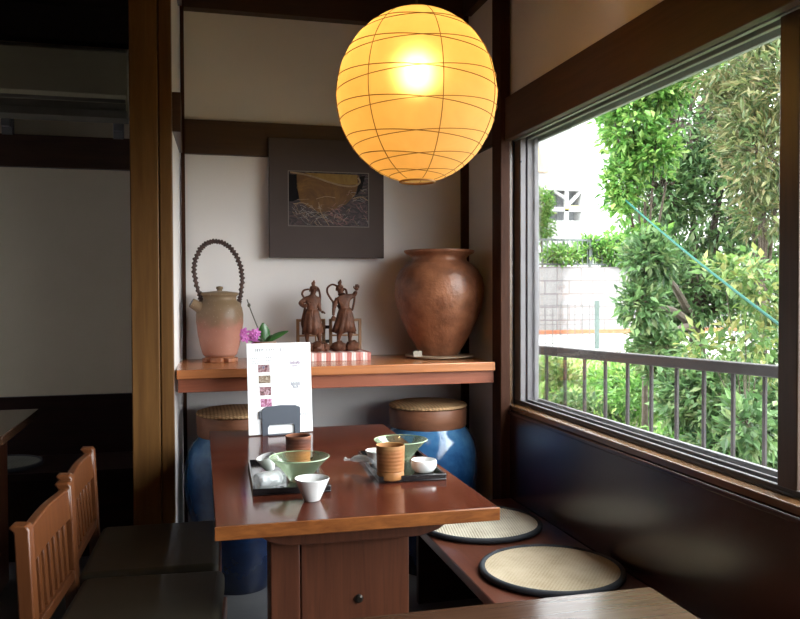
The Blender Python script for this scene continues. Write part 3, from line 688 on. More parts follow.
# front table
t = thing('dining_table', 'nearer brown table with only its far corner showing at the bottom', 'table', (.08, -.02, 0))
MB().box(0, .716, 0, 1.307, .69, .720).build('tabletop', 'front_table_wood', t, .003)
MB().box(.20, .50, .25, 1.05, 0, .69).build('pedestal', 'table_leg', t, .003)

# menu in its stand
t = thing('menu_stand', 'upright white menu sheet in a grey plastic stand on the table', 'menu', (.325, 3.035, .72), R(8))
lean = Matrix.Rotation(R(-5), 4, 'X')
b = MB(); b.M = lean; b.box(-.122, .122, 0, .002, .004, .342); sheet = b.build('menu_sheet', 'paper_white', t)
def onsheet(): 
    b = MB(); b.M = lean; return b
# sheet coordinates from the photograph: u across 0..1, v down 0..1
def su(u): return -.122+.244*u
def sv(v): return .342-.338*v
def rect(b, u0, u1, v0, v1): b.box(su(u0), su(u1), -.0006, .0002, sv(v1), sv(v0))
for (u0, u1, v0, v1, mt) in ((.165, .345, .235, .320, 'photo_dark'), (.17, .355, .355, .440, 'photo_brown'), (.18, .36, .480, .575, 'photo_rose'), (.19, .365, .61, .70, 'photo_magenta')):
    b = onsheet(); rect(b, u0, u1, v0, v1); b.build('menu_photo', mt, sheet)
rr = random.Random(11)
b = onsheet()
def words(b, u0, u1, v, h):
    u = u0
    while u < u1-.01:
        wd = rr.uniform(.012, .022)
        # little stroke groups standing for the unreadable small characters
        rect(b, u, u+wd, v, v+h*.30); rect(b, u+wd*.30, u+wd*.66, v, v+h)
        if rr.random() < .6: rect(b, u, u+wd, v+h*.70, v+h)
        u += wd+.010
for rows in (((.13, .26, .062, .026), (.30, .42, .066, .018), (.49, .61, .062, .026)), ((.05, .19, .155, .016), (.27, .38, .150, .014), (.53, .63, .142, .012)),
             ((.06, .13, .185, .016), (.16, .20, .190, .014), (.27, .40, .185, .014)), ((.05, .20, .215, .012), (.33, .40, .212, .012)), ((.09, .16, .345, .010),), ((.12, .20, .47, .010),), ((.80, .92, .795, .02),)):
    b = onsheet()
    for q in rows:
        b = onsheet(); words(b, *q); b.build('menu_lettering', 'ink_grey', sheet)
b = onsheet(); 
for k in range(9): u = .66+.02*k; rect(b, u, u+.013, .205+.004*(k % 3), .24+.005*(k % 2))
for k in range(5): u = .69+.02*k; rect(b, u, u+.012, .25, .272)
b.build('menu_print', 'print_mauve', sheet)
b = onsheet()
for k in range(8): u = .67+.02*k; rect(b, u, u+.014, .44+.006*(k % 2), .48+.008*(k % 3))
for k in range(5): u = .70+.02*k; rect(b, u, u+.012, .49, .515)
b.build('menu_print', 'print_blue', sheet)
b = MB(); b.M = Matrix.Translation((0, -.006, 0)) @ lean
outer = [(-.072, 0), (-.074, .085), (-.070, .098), (-.055, .106), (0, .110), (.055, .107), (.072, .100), (.073, .09), (.070, 0)]
arch = [(-.072, 0), (-.074, .085), (-.070, .098), (-.055, .106), (0, .110), (.055, .107), (.072, .100), (.073, .09), (.070, 0), (.050, 0), (.050, .030), (.044, .038), (-.046, .038), (-.052, .030), (-.052, 0)]
# split the arch into convex pieces so its slot stays open
pc = [[(-.072, 0), (-.052, 0), (-.052, .030), (-.046, .038), (-.0735, .060)], [(-.0735, .060), (-.046, .038), (.044, .038), (.0722, .060), (.073, .09), (.072, .100), (.055, .107), (0, .110), (-.055, .106), (-.070, .098), (-.074, .085)], [(.050, 0), (.070, 0), (.0722, .060), (.044, .038), (.050, .030)]]
for p in pc: b.prism(p, -.003, .003)
b.box(-.052, .050, -.020, .003, 0, .004)
b.build('stand_plate', 'grey_plastic', t)
b = MB(); b.M = Matrix.Translation((0, -.006, 0)) @ lean; b.box(-.084, -.0745, -.002, .006, .062, .09).build('clip', 'dark_plastic', t, .001)
MB().prism([(.010, 0), (.075, 0), (.038, .09), (.030, .09)], -.05, .05, 'x').build('back_prop', 'grey_plastic', t, .001)

# trays and dishes
TZ = .7205
def tray(label, x, y, wx, wy, rz):
    t = MB()
    t.box(-wx/2, wx/2, -wy/2, wy/2, 0, .005)
    for (a, b_, c, d) in ((-wx/2, wx/2, -wy/2, -wy/2+.006), (-wx/2, wx/2, wy/2-.006, wy/2), (-wx/2, -wx/2+.006, -wy/2+.006, wy/2-.006), (wx/2-.006, wx/2, -wy/2+.006, wy/2-.006)):
        t.box(a, b_, c, d, .005, .018)
    o = t.build('serving_tray', 'black_lacquer', None, .0015)
    o.location = (x, y, TZ); o.rotation_euler = (0, 0, rz)
    return tag(o, label, 'tray', 'black lacquer trays')
tray('black lacquer tray at the left, behind the small white cup', .262, 2.315, .205, .385, R(-2))
tray('black lacquer tray at the right, holding the tan mug', .608, 2.365, .194, .385, R(-3))
IZ = TZ+.0052
def mug(label, x, y, mt, rz=0, h=.093):
    t = thing('tea_mug', label, 'mug', (x, y, IZ), rz, 'pottery tea mugs')
    pr_ = [(0, 0), (.034, 0), (.0365, .004), (.0362, .018), (.0345, .0225)]
    for k in range(27):
        z = .0245+k*(h-.0285)/26; pr_.append((.0358+.0025*(z/h)+(.0003 if k % 4 < 2 else -.0003), z))
    pr_ += [(.0384, h-.002), (.0378, h), (.0355, h-.001), (.034, .05), (.032, .010), (0, .010)]
    MB().lathe(pr_, 48, cap0=False, cap1=False).build('mug_body', mt, t, angle=60)
    return t
mug('rust-brown pottery mug on the left tray behind the green bowl', .312, 2.44, 'mug_clay_dark')
mug('tan ridged pottery mug at the front of the right tray', .541, 2.205, 'mug_clay_light', R(40)).scale = (1.05, 1.05, 1.03)
def bowl(label, x, y):
    o = MB().lathe([(0, 0), (.026, 0), (.028, .003), (.033, .012), (.050, .034), (.072, .056), (.083, .067), (.0815, .0685), (.070, .0575), (.048, .0365), (.031, .0155), (.024, .007), (0, .006)], 56, cap0=False, cap1=False).build('glass_bowl', 'green_glass', None, angle=50)
    o.location = (x, y, IZ); MB().tube([(.0823*math.cos(2*PI*i/48), .0823*math.sin(2*PI*i/48), .0678) for i in range(48)], .0011, 6, True).build('rim_highlight', 'highlight_green', o)  # pale ring painted in as the highlight along the bowl edge
    MB().lathe([(0, .0065), (.020, .0068), (.024, .009), (.020, .0105), (0, .0105)], 32, cap0=False, cap1=False).build('tea_remains', 'tea_green', o)
    return tag(o, label, 'bowl', 'pale green glass bowls')
bowl('pale green glass bowl on the left tray, beside the rust-brown mug', .290, 2.245)
bowl('pale green glass bowl behind the tan mug on the right tray', .628, 2.425)
def cup(name, label, prof, loc, rot=(0, 0, 0), group='white china cups'):
    o = MB().lathe(prof, 48, cap0=False, cap1=False).build(name, 'white_china', None, angle=50)
    o.location = loc; o.rotation_euler = rot; return tag(o, label, 'cup', group)
conic = [(0, 0), (.019, 0), (.021, .002), (.032, .027), (.0445, .056), (.0435, .0575), (.0415, .056), (.030, .029), (.018, .006), (0, .005)]
cup('white_cup', 'small white conical cup on the bare table before the left tray', conic, (.296, 2.046, TZ))
cr = [(r*.66, z*.78) for r, z in conic]
cup('white_cup', 'white cup tipped sideways at the back of the left tray', cr, (.2225, 2.385, IZ+.004), (R(6), R(-17), 0))
cup('white_cup', 'white cup half hidden behind the tan mug on the right tray', [(r*.86, z*.9) for r, z in conic], (.541, 2.360, IZ))
low = [(0, 0), (.022, 0), (.030, .004), (.037, .015), (.0385, .026), (.037, .035), (.0355, .0365), (.034, .034), (.034, .016), (.026, .008), (0, .007)]
cup('white_cup', 'low rounded white cup at the front right of the right tray', low, (.655, 2.262, IZ))
# wrapped wet towel and opened wrapper
t = thing('wet_towel', 'rolled white towel in clear film at the front of the left tray', 'towel', (.199, 2.185, IZ), R(25)); t.scale = (.95, 1.35, 1.5)
b = MB(); b.tube(spline([(-.030, 0, .013), (-.012, .002, .0135), (.012, -.001, .0135), (.028, 0, .013)], 5), [.006, .009, .0115, .0122, .0125, .0126, .0125, .0126, .0125, .0125, .0126, .0125, .0122, .0115, .009, .006], 18).build('towel_roll', 'towel_white', t, angle=60)
rr = random.Random(5)
def film(pts, rads, n=14):
    b = MB().tube(pts, rads, n)
    b.v = [(v[0]+rr.uniform(-.0012, .0012), v[1]+rr.uniform(-.0012, .0012), max(.0006, v[2]+rr.uniform(-.0012, .0012))) for v in b.v]
    return b
film(spline([(-.042, 0, .012), (-.034, 0, .0145), (0, 0, .0155), (.034, 0, .0145), (.050, .004, .010)], 5), [.002, .006, .010, .0125, .0138, .0145, .0148, .0148, .0148, .0148, .0148, .0148, .0148, .0146, .014, .012, .008, .005, .003, .007, .010]).build('plastic_film', 'clear_film', t, angle=20)
o = film(spline([(-.060, .05, .0075), (-.044, .040, .006), (-.030, .030, .010), (-.012, .012, .014), (.004, -.010, .012), (.012, -.030, .008)], 5), [.006, .0055, .004, .003, .0028, .003, .004, .0055, .007, .008, .009, .010, .0105, .0105, .010, .010, .010, .0095, .009, .0085, .008, .007, .006, .005, .004, .003], 12).build('towel_wrapper', 'clear_film', None, angle=20)
o.location = (.508, 2.358, TZ+.018); tag(o, 'crumpled clear wrapper twisted over the left rim of the right tray', 'wrapper')

# ------------------------------------------------------------------ chairs
t = chair = thing('slat_chair', 'low slat-back wooden chair farther along the table, by the post', 'chair', (-.116, 2.79, 0), R(-2), 'slat-back chairs left of the table')
b = MB().box(-.205, .202, -.258, .258, .345, .418); b.build('seat', 'seat_vinyl', t, .022, seg=4)
MB().box(-.20, .21, -.225, .225, .29, .345).build('seat_frame', 'chair_wood', t, .004)
for sy in (-1, 1):
    MB().box(.165, .205, sy*.21-.02, sy*.21+.02, 0, .29).build('leg', 'chair_wood', t, .004)
    y0 = sy*.214
    b = MB().prism([(-.235, 0), (-.197, 0), (-.205, .36), (-.211, .45), (-.222, .700), (-.230, .710), (-.262, .712), (-.268, .706), (-.256, .694), (-.246, .45), (-.240, .36)][::1], y0-.021, y0+.021)
    b.build('leg', 'chair_wood', t, .006, seg=3)
# back rail (arched top), lower rail and slats between the posts
def bxat(z): return -.2285 - (z-.45)*.045
top = MB(); n = 12; vs = []; fs = []
for i in range(n+1):
    y = -.194+.388*i/n; u = i/n
    zt = .694+.006*math.sin(PI*u)**2; zb = .606+.004*math.sin(PI*u)
    xb = bxat(.65)-.004*math.sin(PI*u)
    vs += [(xb+.014, y, zb), (xb-.014, y, zb), (xb-.015, y, zt), (xb+.009, y, zt)]
for i in range(n):
    a = i*4
    for k in range(4): fs.append((a+k, a+(k+1) % 4, a+4+(k+1) % 4, a+4+k))
fs += [(0, 1, 2, 3), tuple(4*n+k for k in (3, 2, 1, 0))]
top.add(vs, fs); top.build('top_rail', 'chair_wood', t, .004)
MB().box(-.240, -.214, -.194, .194, .432, .462).build('lower_rail', 'chair_wood', t, .003)
for k in range(7):
    y = -.159+.053*k
    b = MB(); dx = -.003*math.sin(PI*(y+.194)/.388)
    b.add([(bxat(.46)-.006, y-.013, .46), (bxat(.46)+.006, y-.013, .46), (bxat(.46)+.006, y+.013, .46), (bxat(.46)-.006, y+.013, .46),
           (bxat(.61)-.006+dx, y-.013, .612), (bxat(.61)+.006+dx, y-.013, .612), (bxat(.61)+.006+dx, y+.013, .612), (bxat(.61)-.006+dx, y+.013, .612)],
          [(3,2,1,0),(4,5,6,7),(0,1,5,4),(1,2,6,5),(2,3,7,6),(3,0,4,7)])
    b.build('slat', 'chair_wood', t, .002)
for sy in (-1, 1): MB().box(-.205, .175, sy*.21-.010, sy*.21+.010, .12, .15).build('stretcher', 'chair_wood', t, .002)
c = copy_tree(chair); c.location = (-.128, 2.243, 0); c.rotation_euler = (0, 0, R(-4.5))
tag(c, 'low slat-back wooden chair nearest the camera at the bottom left', 'chair')

# ------------------------------------------------------------------ bench and round cushions
t = thing('window_bench', 'long red-brown wooden bench under the window', 'bench', (.815, .4, 0))
MB().box(0, .488, 0, 2.78, .345, .380).build('bench_seat', 'bench_red', t, .004)
MB().box(.40, .43, .02, 2.76, 0, .345).build('bench_front', 'wainscot_dark', t)
for y in (.05, 2.70): MB().box(.06, .398, y, y+.03, 0, .345).build('bench_support', 'wainscot_dark', t)
def cushion(label, x, y, z, r, mt, group, rz):
    t = thing('round_cushion', label, 'cushion', (x, y, z), rz, group)
    MB().lathe([(0, .002), (r-.014, .002), (r-.013, .0155), (r*.6, .0175), (0, .0185)], 64, cap0=False, cap1=False).build('rush_top', mt, t)
    MB().tube([((r-.010)*math.cos(2*PI*i/64), (r-.010)*math.sin(2*PI*i/64), .0105) for i in range(64)], .0102, 10, True).build('rim_binding', 'cushion_rim', t)
    return t
cushion('round rush cushion nearer on the bench, tan weave', 1.077, 2.296, .381, .2245, 'rush_mat', 'round rush cushions on the window bench', R(30))
cushion('round rush cushion farther on the bench, paler weave by the table corner', 1.035, 2.825, .381, .230, 'rush_mat_pale', 'round rush cushions on the window bench', R(-10))

# ------------------------------------------------------------------ left bay
t = thing('dining_table', 'dark table cut off by the left edge of the view', 'table', (-1.36, 3.27, 0))
MB().box(0, .68, 0, .74, .685, .720).build('tabletop', 'front_table_wood', t, .003)
MB().box(.10, .585, .20, .55, 0, .685).build('pedestal', 'table_leg', t, .003)
t = thing('wall_bench', 'very dark bench along the wall of the left bay', 'bench', (-2.2, 4.02, 0))
MB().box(0, 2.0, 0, .44, .385, .42).build('bench_seat', 'wainscot_dark', t, .003)
MB().box(.02, 1.98, .06, .09, 0, .385).build('bench_front', 'wainscot_dark', t)
cushion('dim round cushion on the dark bench at the far left', -.89, 4.225, .421, .195, 'rush_dim', None, 0)
t = thing('air_conditioner', 'long cream wall air conditioner above the left bay', 'air conditioner', (-1.57, 4.468, 2.115))
MB().prism([(-.02, .03), (-.02, .345), (-.20, .345), (-.235, .32), (-.235, .112), (-.21, .09), (-.10, .03)], 0, 1.275, 'x').build('ac_case', 'ac_body', t, .004)
MB().box(.01, 1.265, -.215, -.20, .078, .100).box(.01, 1.265, -.19, -.17, .045, .085).build('louver', 'ac_vent', t, .002)
MB().box(0, 1.27, -.20, -.06, .005, .045).build('ac_underside', 'ac_vent', t, .003)
for x in (.66, 1.19):
    MB().box(x, x+.05, -.02, .03, -.065, .06).box(x+.005, x+.045, -.06, -.02, -.03, .005).build('wall_bracket', 'bracket_grey', t, .002)

# ------------------------------------------------------------------ paper lantern
LC = (.662, 2.35, 1.838); LR, LZ = .2415, .258
t = thing('paper_lantern', 'glowing round paper lantern hanging above the table', 'lamp', LC)
def lat(th, ph): return (LR*math.cos(th)*math.cos(ph), LR*math.cos(th)*math.sin(ph), LZ*math.sin(th))
b = MB(); n, m_ = 72, 64; vs = []; fs = []; t0, t1 = R(-79), R(82)
for j in range(m_+1):
    th = t0+(t1-t0)*j/m_
    for i in range(n):
        ph = 2*PI*i/n
        k = 1-.010*abs(math.sin(th*8.6+.18*math.sin(ph)))*math.cos(th)-.004*abs(math.sin(ph*4))
        p = lat(th, ph); vs.append((p[0]*k, p[1]*k, p[2]))
for j in range(m_):
    for i in range(n): fs.append((j*n+i, j*n+(i+1) % n, (j+1)*n+(i+1) % n, (j+1)*n+i))
b.add(vs, fs); b.build('paper_shade', 'lantern_paper', t, angle=80)
rr = random.Random(2)
for base in (70, 47.5, 26, 5.5, -14, -34, -50.5, -66.5):
    base = R(base)
    for s in (-1, 1):
        ph0 = R(-103)+rr.uniform(-.12, .12); tilt = R(4.8)*s*rr.uniform(.8, 1.1)
        pts = []
        for i in range(72):
            ph = 2*PI*i/72; th = base+tilt*math.sin(ph-ph0)+R(1.0)
            th = max(R(-77), min(R(80), th)); p = Vector(lat(th, ph)); p.x *= .999; p.y *= .999; pts.append(p)
        MB().tube(pts, .0013, 6, True).build('rib', 'rib_bamboo', t)
for k in range(7):
    ph = R(-88+360/7*k)
    MB().tube([Vector(lat(R(-77+157*i/40), ph))*1.0 for i in range(41)], .0012, 6).build('thread', 'rib_bamboo', t)
MB().tube([(.052*math.cos(2*PI*i/40), .052*math.sin(2*PI*i/40), -.2565) for i in range(40)], .003, 8, True).build('bottom_ring', 'rib_bamboo', t)
MB().tube([(.036*math.cos(2*PI*i/40), .036*math.sin(2*PI*i/40), .2590) for i in range(40)], .003, 8, True).build('top_ring', 'rib_bamboo', t)
MB().ball((0, 0, .062), (.040, .040, .048), 20, 14).build('bulb', 'bulb_glow', t)
MB().lathe([(0, .098), (.014, .098), (.017, .105), (.017, .15), (.006, .16), (0, .16)], 20, cap0=False, cap1=False).build('socket', 'tag_paper', t)
MB().tube([(0, 0, .16), (.001, 0, .5), (0, 0, CEIL-LC[2])], .0035, 8).build('cord', 'cord_brown', t)
MB().tube([(-.036, 0, .259), (0, 0, .259), (.036, 0, .259)], .002, 6).build('hanger', 'rib_bamboo', t)

# ------------------------------------------------------------------ outdoors
def gz(x, y):
    d = math.hypot(x, y); z = -.75+.105*d
    return min(.32, z)
b = MB(); nx, ny = 40, 40; vs = []; fs = []
rr = random.Random(4)
for j in range(ny+1):
    for i in range(nx+1):
        x = 1.6+14*i/nx*(1); y = -3+13.5*j/ny
        vs.append((x, y, gz(x, y)+rr.uniform(-.04, .04)))
for j in range(ny):
    for i in range(nx): a = j*(nx+1)+i; fs.append((a, a+1, a+nx+2, a+nx+1))
b.add(vs, fs); struct('garden_ground', b, 'soil', 'sloping garden ground below the window', 'ground')
struct('ground', MB().box(1.7, 160, -120, 10.6, -1.2, -.95).box(-120, 160, 40, 160, -1.2, .2).box(-120, -6, 10, 40, -1.2, .2).box(40, 160, 10.6, 40, -1.2, .2), 'soil', 'dark ground far outside the window', 'ground')
struct('pavement', MB().box(-6, 40, 10.0, 40, -1.2, .30), 'concrete_white', 'bright pale pavement beyond the garden', 'ground')

# railing
RA, RB = Vector((1.525, 3.94, 0)), Vector((2.30, 1.215, 0))
d = (RB-RA); L = d.length; d.normalize()
t = thing('balcony_railing', 'grey metal railing just outside the window', 'railing', RA, math.atan2(d.y, d.x))
MB().box(0, L, -.022, .022, .950, .992).build('top_rail', 'rail_metal', t, .004)
MB().box(0, L, -.018, .018, -.15, -.12).build('bottom_rail', 'rail_metal', t, .003)
nb = 20; s0 = .02
k = 0
while s0+.129*k < L-.01:
    x = s0+.129*k
    MB().box(x-.0065, x+.0065, -.0065, .0065, -.12, .950).build('baluster', 'rail_metal', t, .002)
    k += 1
for x in (.9, 2.3): MB().box(x-.02, x+.02, -.02, .02, -.9, -.15).build('post', 'rail_metal', t, .002)

def leaves(b_v, b_f, c, out, rnd, n, L, Wd, spread):
    out = Vector(out).normalized()
    for q in range(n):
        d = (out+Vector((rnd.gauss(0, spread), rnd.gauss(0, spread), rnd.gauss(0, spread)-.1))).normalized()
        up = Vector((rnd.gauss(0, .5), rnd.gauss(0, .5), 1)); s = d.cross(up)
        s = s.normalized() if s.length > 1e-4 else Vector((1, 0, 0)); u = s.cross(d)
        l = L*rnd.uniform(.6, 1.15); w_ = l*Wd
        p = Vector(c)+Vector((rnd.gauss(0, L*.35), rnd.gauss(0, L*.35), rnd.gauss(0, L*.35)))
        i = len(b_v)
        b_v += [p[:], (p+d*l*.42+s*w_*.5+u*w_*.12)[:], (p+d*l-u*l*.10)[:], (p+d*l*.42-s*w_*.5+u*w_*.12)[:]]
        b_f += [(i, i+1, i+2), (i, i+2, i+3)]
def tree(name, label, cat, base, blobs, L, Wd, mat, seed, group=None, trunk=.06, per=6, spread=.7, shell=.3):
    rnd = random.Random(seed)
    t = thing(name, label, cat, base, 0, group)
    B = Vector(base); v = []; f = []
    tr = MB()
    top = sum((Vector(c)*1.0 for c, r, n in blobs), Vector())/len(blobs)-B
    mid = Vector((top.x*.4, top.y*.4, top.z*.45))
    tr.tube(spline([(0, 0, -.1), mid, (top.x*.8, top.y*.8, top.z*.8)], 6), [trunk*(1-.055*i) for i in range(13)], 10)
    for c, r, n in blobs:
        c = Vector(c)-B
        tr.tube(spline([mid*1.1, (mid+c)*.5+Vector((0, 0, .1)), c], 4), [trunk*.45*(1-.09*i) for i in range(9)], 7)
        for q in range(n):
            d = Vector((rnd.gauss(0, 1), rnd.gauss(0, 1), rnd.gauss(0, 1))).normalized()
            k = rnd.uniform(shell, 1.0)**.7
            p = c+Vector((d.x*r[0], d.y*r[1], d.z*r[2]))*k
            leaves(v, f, p, d+Vector((0, 0, .15)), rnd, per, L, Wd, spread)
            if q % 9 == 0: tr.tube([c+(p-c)*.25, c+(p-c)*.7+Vector((0, 0, .03)), p], [trunk*.12, trunk*.08, trunk*.04], 4)
    tr.build('trunk', 'bark', t)
    me = bpy.data.meshes.new('foliage'); me.from_pydata(v, [], f); me.update(); me.materials.append(MATS[mat])
    o = bpy.data.objects.new('foliage', me); COL.objects.link(o); o.parent = t
    return t
G = 'trees and shrubs outside the window'
def at(px, py, Y):                       # a point of the place seen at a pixel, at depth Y
    cy, sy, cp, sp_ = math.cos(CAM_YAW), math.sin(CAM_YAW), math.cos(CAM_PITCH), math.sin(CAM_PITCH)
    fw = Vector((sy*cp, cy*cp, -sp_)); r = Vector((cy, -sy, 0)); dn = -(r.cross(fw))
    r2 = r*math.cos(CAM_ROLL)+dn*math.sin(CAM_ROLL); d2 = -r*math.sin(CAM_ROLL)+dn*math.cos(CAM_ROLL)
    v = fw*CAM_F+r2*(px-400)+d2*(py-309.5)
    return CAM_POS+v*(Y/v.y)
def bl(px, py, Y, rx, rz, n, ry=None): return (at(px, py, Y), (rx, ry or rx, rz), n)
def ground_at(px, Y):
    p = at(px, 400, Y); return (p.x, p.y, gz(p.x, p.y))
tree('evergreen_tree', 'dense dark green tree filling the middle of the window', 'tree', ground_at(700, 6.6),
     [bl(650, 258, 5.25, .17, .16, 170), bl(640, 305, 5.2, .13, .16, 110), bl(662, 345, 5.2, .16, .14, 120), bl(690, 120, 6.6, .75, .75, 693), bl(730, 200, 6.4, .65, .6, 546), bl(660, 190, 6.6, .42, .45, 357), bl(740, 90, 6.8, .7, .75, 504), bl(690, 290, 6.4, .42, .42, 357), bl(760, 280, 6.2, .5, .5, 315), bl(665, 300, 6.3, .22, .30, 126)], .095, .42, 'leaf_dark', 21, G, .10)
tree('bright_tree', 'bright fresh green tree at the left of the tree group', 'tree', ground_at(645, 5.6),
     [bl(632, 120, 5.6, .25, .36, 300), bl(660, 82, 5.5, .26, .20, 220), bl(622, 185, 5.6, .12, .26, 110), bl(645, 245, 5.6, .18, .16, 100), bl(612, 105, 5.6, .09, .12, 30), bl(690, 62, 5.5, .22, .12, 80), bl(655, 150, 5.5, .2, .2, 120)], .078, .52, 'leaf_bright', 22, G, .028)
tree('golden_tree', 'yellowish brown-green leafy tree at the upper right of the window', 'tree', ground_at(765, 4.6),
     [bl(765, 150, 4.5, .30, .38, 252), bl(752, 60, 4.7, .42, .28, 273), bl(790, 90, 4.4, .4, .4, 231), bl(735, 110, 4.8, .18, .28, 105), bl(768, 215, 4.5, .2, .16, 56)], .085, .30, 'leaf_gold', 23, G, .035, 8, .55)
tree('lime_shrub', 'shrub with large yellow-green leaves near the railing on the right', 'shrub', ground_at(750, 3.7),
     [bl(745, 275, 3.7, .20, .10, 47), bl(770, 300, 3.6, .14, .12, 33), bl(752, 335, 3.7, .20, .14, 47), bl(722, 268, 3.8, .10, .05, 14), bl(770, 380, 3.4, .06, .07, 9), bl(700, 345, 3.9, .14, .10, 22)], .075, .46, 'leaf_lime', 24, G, .009, 5, .8)
tree('dark_shrub', 'low dark green shrub behind the railing at the lower right', 'shrub', ground_at(725, 4.5),
     [bl(660, 372, 5.2, .10, .08, 60), bl(748, 425, 3.3, .11, .15, 60), bl(735, 400, 4.4, .34, .26, 399), bl(690, 400, 4.6, .20, .25, 189), bl(765, 440, 4.2, .24, .22, 252), bl(650, 352, 6.2, .22, .12, 105), bl(720, 450, 4.3, .2, .16, 147), bl(775, 350, 4.3, .2, .2, 126)], .080, .45, 'leaf_dark', 25, G, .03)
tree('garden_bush', 'yellow-green bush beside the left window frame below the rail', 'bush', ground_at(550, 7.8),
     [bl(555, 385, 7.8, .30, .26, 252), bl(545, 410, 7.4, .25, .2, 168)], .075, .42, 'leaf_lime', 26, G, .02)
tree('garden_bush', 'dark leafy bush low by the sill near the left balusters', 'bush', ground_at(580, 6.6),
     [bl(575, 408, 6.6, .25, .10, 189), bl(605, 415, 6.3, .18, .08, 105)], .075, .42, 'leaf_dark', 27, G, .02)
tree('garden_bush', 'light green spreading bush behind the middle balusters', 'bush', ground_at(650, 6.0),
     [bl(650, 395, 6.0, .38, .16, 315), bl(690, 440, 5.2, .3, .15, 231), bl(620, 380, 7.0, .3, .1, 168)], .080, .38, 'leaf_bright', 28, G, .012)
tree('sapling', 'small green conifer-like tree against the left window frame', 'tree', (at(543, 215, 18.6).x, 18.6, .3),
     [bl(540, 205, 18.6, .32, .46, 270), bl(543, 228, 18.6, .27, .36, 180)], .12, .4, 'leaf_bright', 29, G, .05)
tree('wall_bush', 'leafy bush spilling over the dark fence on the block wall', 'bush', (at(612, 262, 17.2).x, 17.2, 1.8),
     [bl(615, 250, 17.2, .5, .42, 273), bl(590, 250, 17.4, .45, .3, 189), bl(560, 256, 17.3, .5, .2, 147), bl(640, 255, 17.0, .5, .4, 189)], .14, .5, 'leaf_bright', 30, G, .05)
# weeds: nobody could count them
rnd = random.Random(31); v = []; f = []
for k in range(6500):
    dd = rnd.uniform(3.4, 10.2); an = R(rnd.uniform(22, 46)); x, y = dd*math.sin(an), dd*math.cos(an)
    if x < 2.35: continue
    if math.sin(x*2.3+1)*math.cos(y*1.9)+.35*math.sin(x*5.1)*math.sin(y*4.7) < -.55: continue
    h = rnd.uniform(0, .20)
    leaves(v, f, (x, y, gz(x, y)+h), (0, 0, 1), rnd, 4, .085, .28, .6)
me = bpy.data.meshes.new('weeds'); me.from_pydata(v, [], f); me.update(); me.materials.append(MATS['leaf_weed'])
o = bpy.data.objects.new('weeds', me); COL.objects.link(o)
tag(o, 'bright green weeds and grass covering the garden slope', 'grass', None, 'stuff')

# rope
p0, p1 = at(622, 197, 5.6), at(806, 345, 2.55)
pts = [p0+(p1-p0)*(i/12)-Vector((0, 0, .02*math.sin(PI*i/12))) for i in range(13)]
o = MB().tube(pts, [.0065]*13, 8).build('clothesline', 'rope_green'); tag(o, 'taut green rope running diagonally across the window view', 'rope')

# far wall, fences, kerb, building
wl = MB().box(0, 24, 0, .3, 0, 1.52).build('block_wall', 'block_wall'); wl.location = (3, 17, .3)
tag(wl, 'white concrete block retaining wall with dark stains', 'wall')
t = thing('metal_fence', 'dark green-black bar fence on top of the block wall', 'fence', (6.0, 17.15, 1.82))
MB().box(0, 6, -.02, .02, .60, .65).build('top_rail', 'fence_dark', t); MB().box(0, 6, -.02, .02, .04, .08).build('bottom_rail', 'fence_dark', t)
for k in range(5): MB().box(1.5*k-.03, 1.5*k+.03, -.03, .03, 0, .67).build('post', 'fence_dark', t)
for k in range(48):
    x = .125*k+.06; MB().box(x-.010, x+.010, -.01, .01, .08, .60).build('bar', 'fence_dark', t)
t = thing('wire_fence', 'thin wire mesh fence with a green post before the block wall', 'fence', (4.4, 12.2, .3))
xp = at(597, 320, 12.2).x-4.4
MB().box(xp-.03, xp+.03, -.03, .03, 0, .80).build('post', 'fence_green', t); MB().box(xp-2.43, xp-2.37, -.03, .03, 0, .80).build('post', 'fence_green', t)
b = MB()
for k in range(5): b.box(xp-2.4, xp, -.004, .004, .1+.155*k, .108+.155*k)
for k in range(18): x = xp-2.4+.1333*k; b.box(x-.0045, x+.0045, -.004, .004, .05, .75)
b.build('wire_mesh', 'wire_grey', t)
kb = MB().box(0, 14, 0, .18, 0, .09).build('kerb', 'kerb_red'); kb.location = (4.5, 16.6, .3); tag(kb, 'reddish kerb line along the foot of the block wall', 'kerb')
t = thing('far_building', 'overexposed white building with a braced open gallery', 'building', (10.0, 32.0, .3))
g0, g1 = at(548, 190, 32), at(582, 221, 32)
gx0, gx1, gz1, gz0 = g0.x-10, g1.x-10, g0.z-.3, g1.z-.3
MB().box(0, 22, .9, 8, 0, 9.0).build('wall', 'building_white', t)
MB().box(0, gx0, 0, .9, 0, 9).box(gx1, 22, 0, .9, 0, 9).box(gx0, gx1, 0, .9, gz1, 9).box(gx0, gx1, 0, .9, 0, gz0).build('facade', 'building_white', t)
MB().box(gx0, gx1, .80, .89, gz0, gz1).build('gallery_back', 'building_grey', t)
mid = (gx0+gx1)/2+.1; zm = gz0+(gz1-gz0)*.38
br = MB().box(mid-.09, mid+.09, .05, .2, gz0, gz1).box(gx0, gx1, .05, .2, zm-.09, zm+.09)
br.tube([(mid, .12, zm+.1), (gx1, .12, gz1)], .08, 6); br.tube([(mid, .12, gz1-.35), (gx0+.3, .12, gz1)], .08, 6)
br.build('brace', 'building_white', t)
e0, e1 = at(583, 213, 32), at(612, 205, 32)
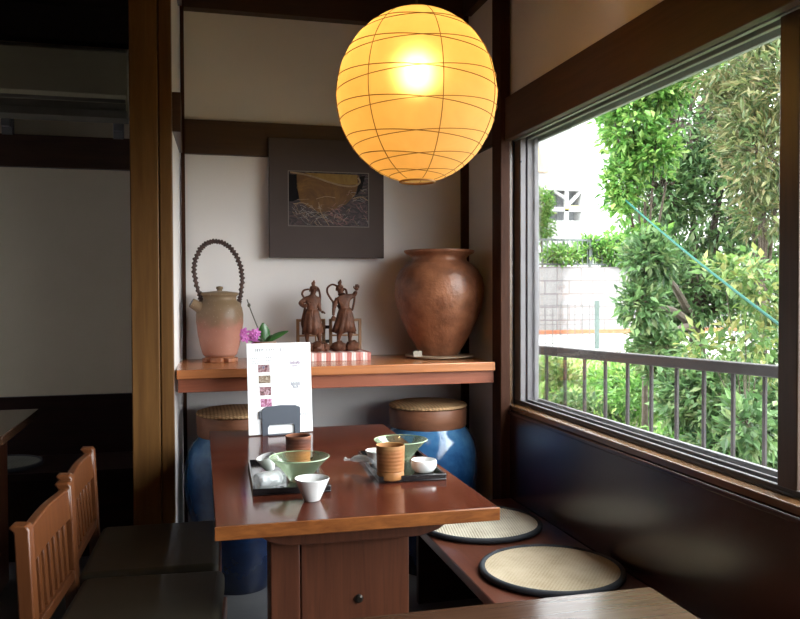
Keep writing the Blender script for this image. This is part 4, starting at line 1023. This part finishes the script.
MB().prism([(e0.x-10, e0.z-.3-.1), (e1.x-10, e1.z-.3-.12), (e1.x-10, e1.z-.3+.25), (e0.x-10, e0.z-.3+.1)], -.25, -.02).build('eave', 'building_grey', t)
s0_ = at(543, 158, 32); MB().box(s0_.x-10-.35, s0_.x-10+.2, -.12, -.02, s0_.z-.9, s0_.z+.1).build('orange_panel', 'sign_orange', t)
y0_ = at(576, 208, 32); MB().box(y0_.x-10-.5, y0_.x-10+.15, .02, .045, y0_.z-.35, y0_.z-.2).build('yellow_strip', 'sign_yellow', t)

# ------------------------------------------------------------------ light
wd = bpy.data.worlds.new('sky'); SC.world = wd; wd.use_nodes = True
bg = wd.node_tree.nodes['Background']; bg.inputs['Color'].default_value = (.93, .97, 1, 1); bg.inputs['Strength'].default_value = 5.8
sun = bpy.data.lights.new('sun', 'SUN'); sun.energy = 3.0; sun.angle = R(8); sun.color = (1, .96, .88)
so = bpy.data.objects.new('sun', sun); COL.objects.link(so); so.rotation_euler = (R(28), R(-22), 0)
pa = bpy.data.lights.new('window_portal', 'AREA'); pa.shape = 'RECTANGLE'; pa.size = WY1-WY0; pa.size_y = 1.2
pa.cycles.is_portal = True
po = bpy.data.objects.new('window_portal', pa); COL.objects.link(po)
po.location = (1.48, (WY0+WY1)/2, 1.32); po.rotation_euler = (R(90), 0, R(90))

cam = bpy.data.cameras.new('camera'); co = bpy.data.objects.new('camera', cam); COL.objects.link(co)
cam.sensor_fit = 'HORIZONTAL'; cam.sensor_width = 36; cam.lens = 36*CAM_F/800; cam.clip_start = .02; cam.clip_end = 200
co.location = CAM_POS
co.rotation_euler = (Matrix.Rotation(-CAM_YAW, 4, 'Z') @ Matrix.Rotation(PI/2-CAM_PITCH, 4, 'X') @ Matrix.Rotation(CAM_ROLL*-1, 4, 'Z')).to_euler()
SC.camera = co
SC.view_settings.view_transform = 'Standard'; SC.view_settings.look = 'None'
SC.view_settings.gamma = 1; SC.view_settings.use_curve_mapping = False
SC.view_settings.exposure = 1.4
SC.cycles.use_denoising = True
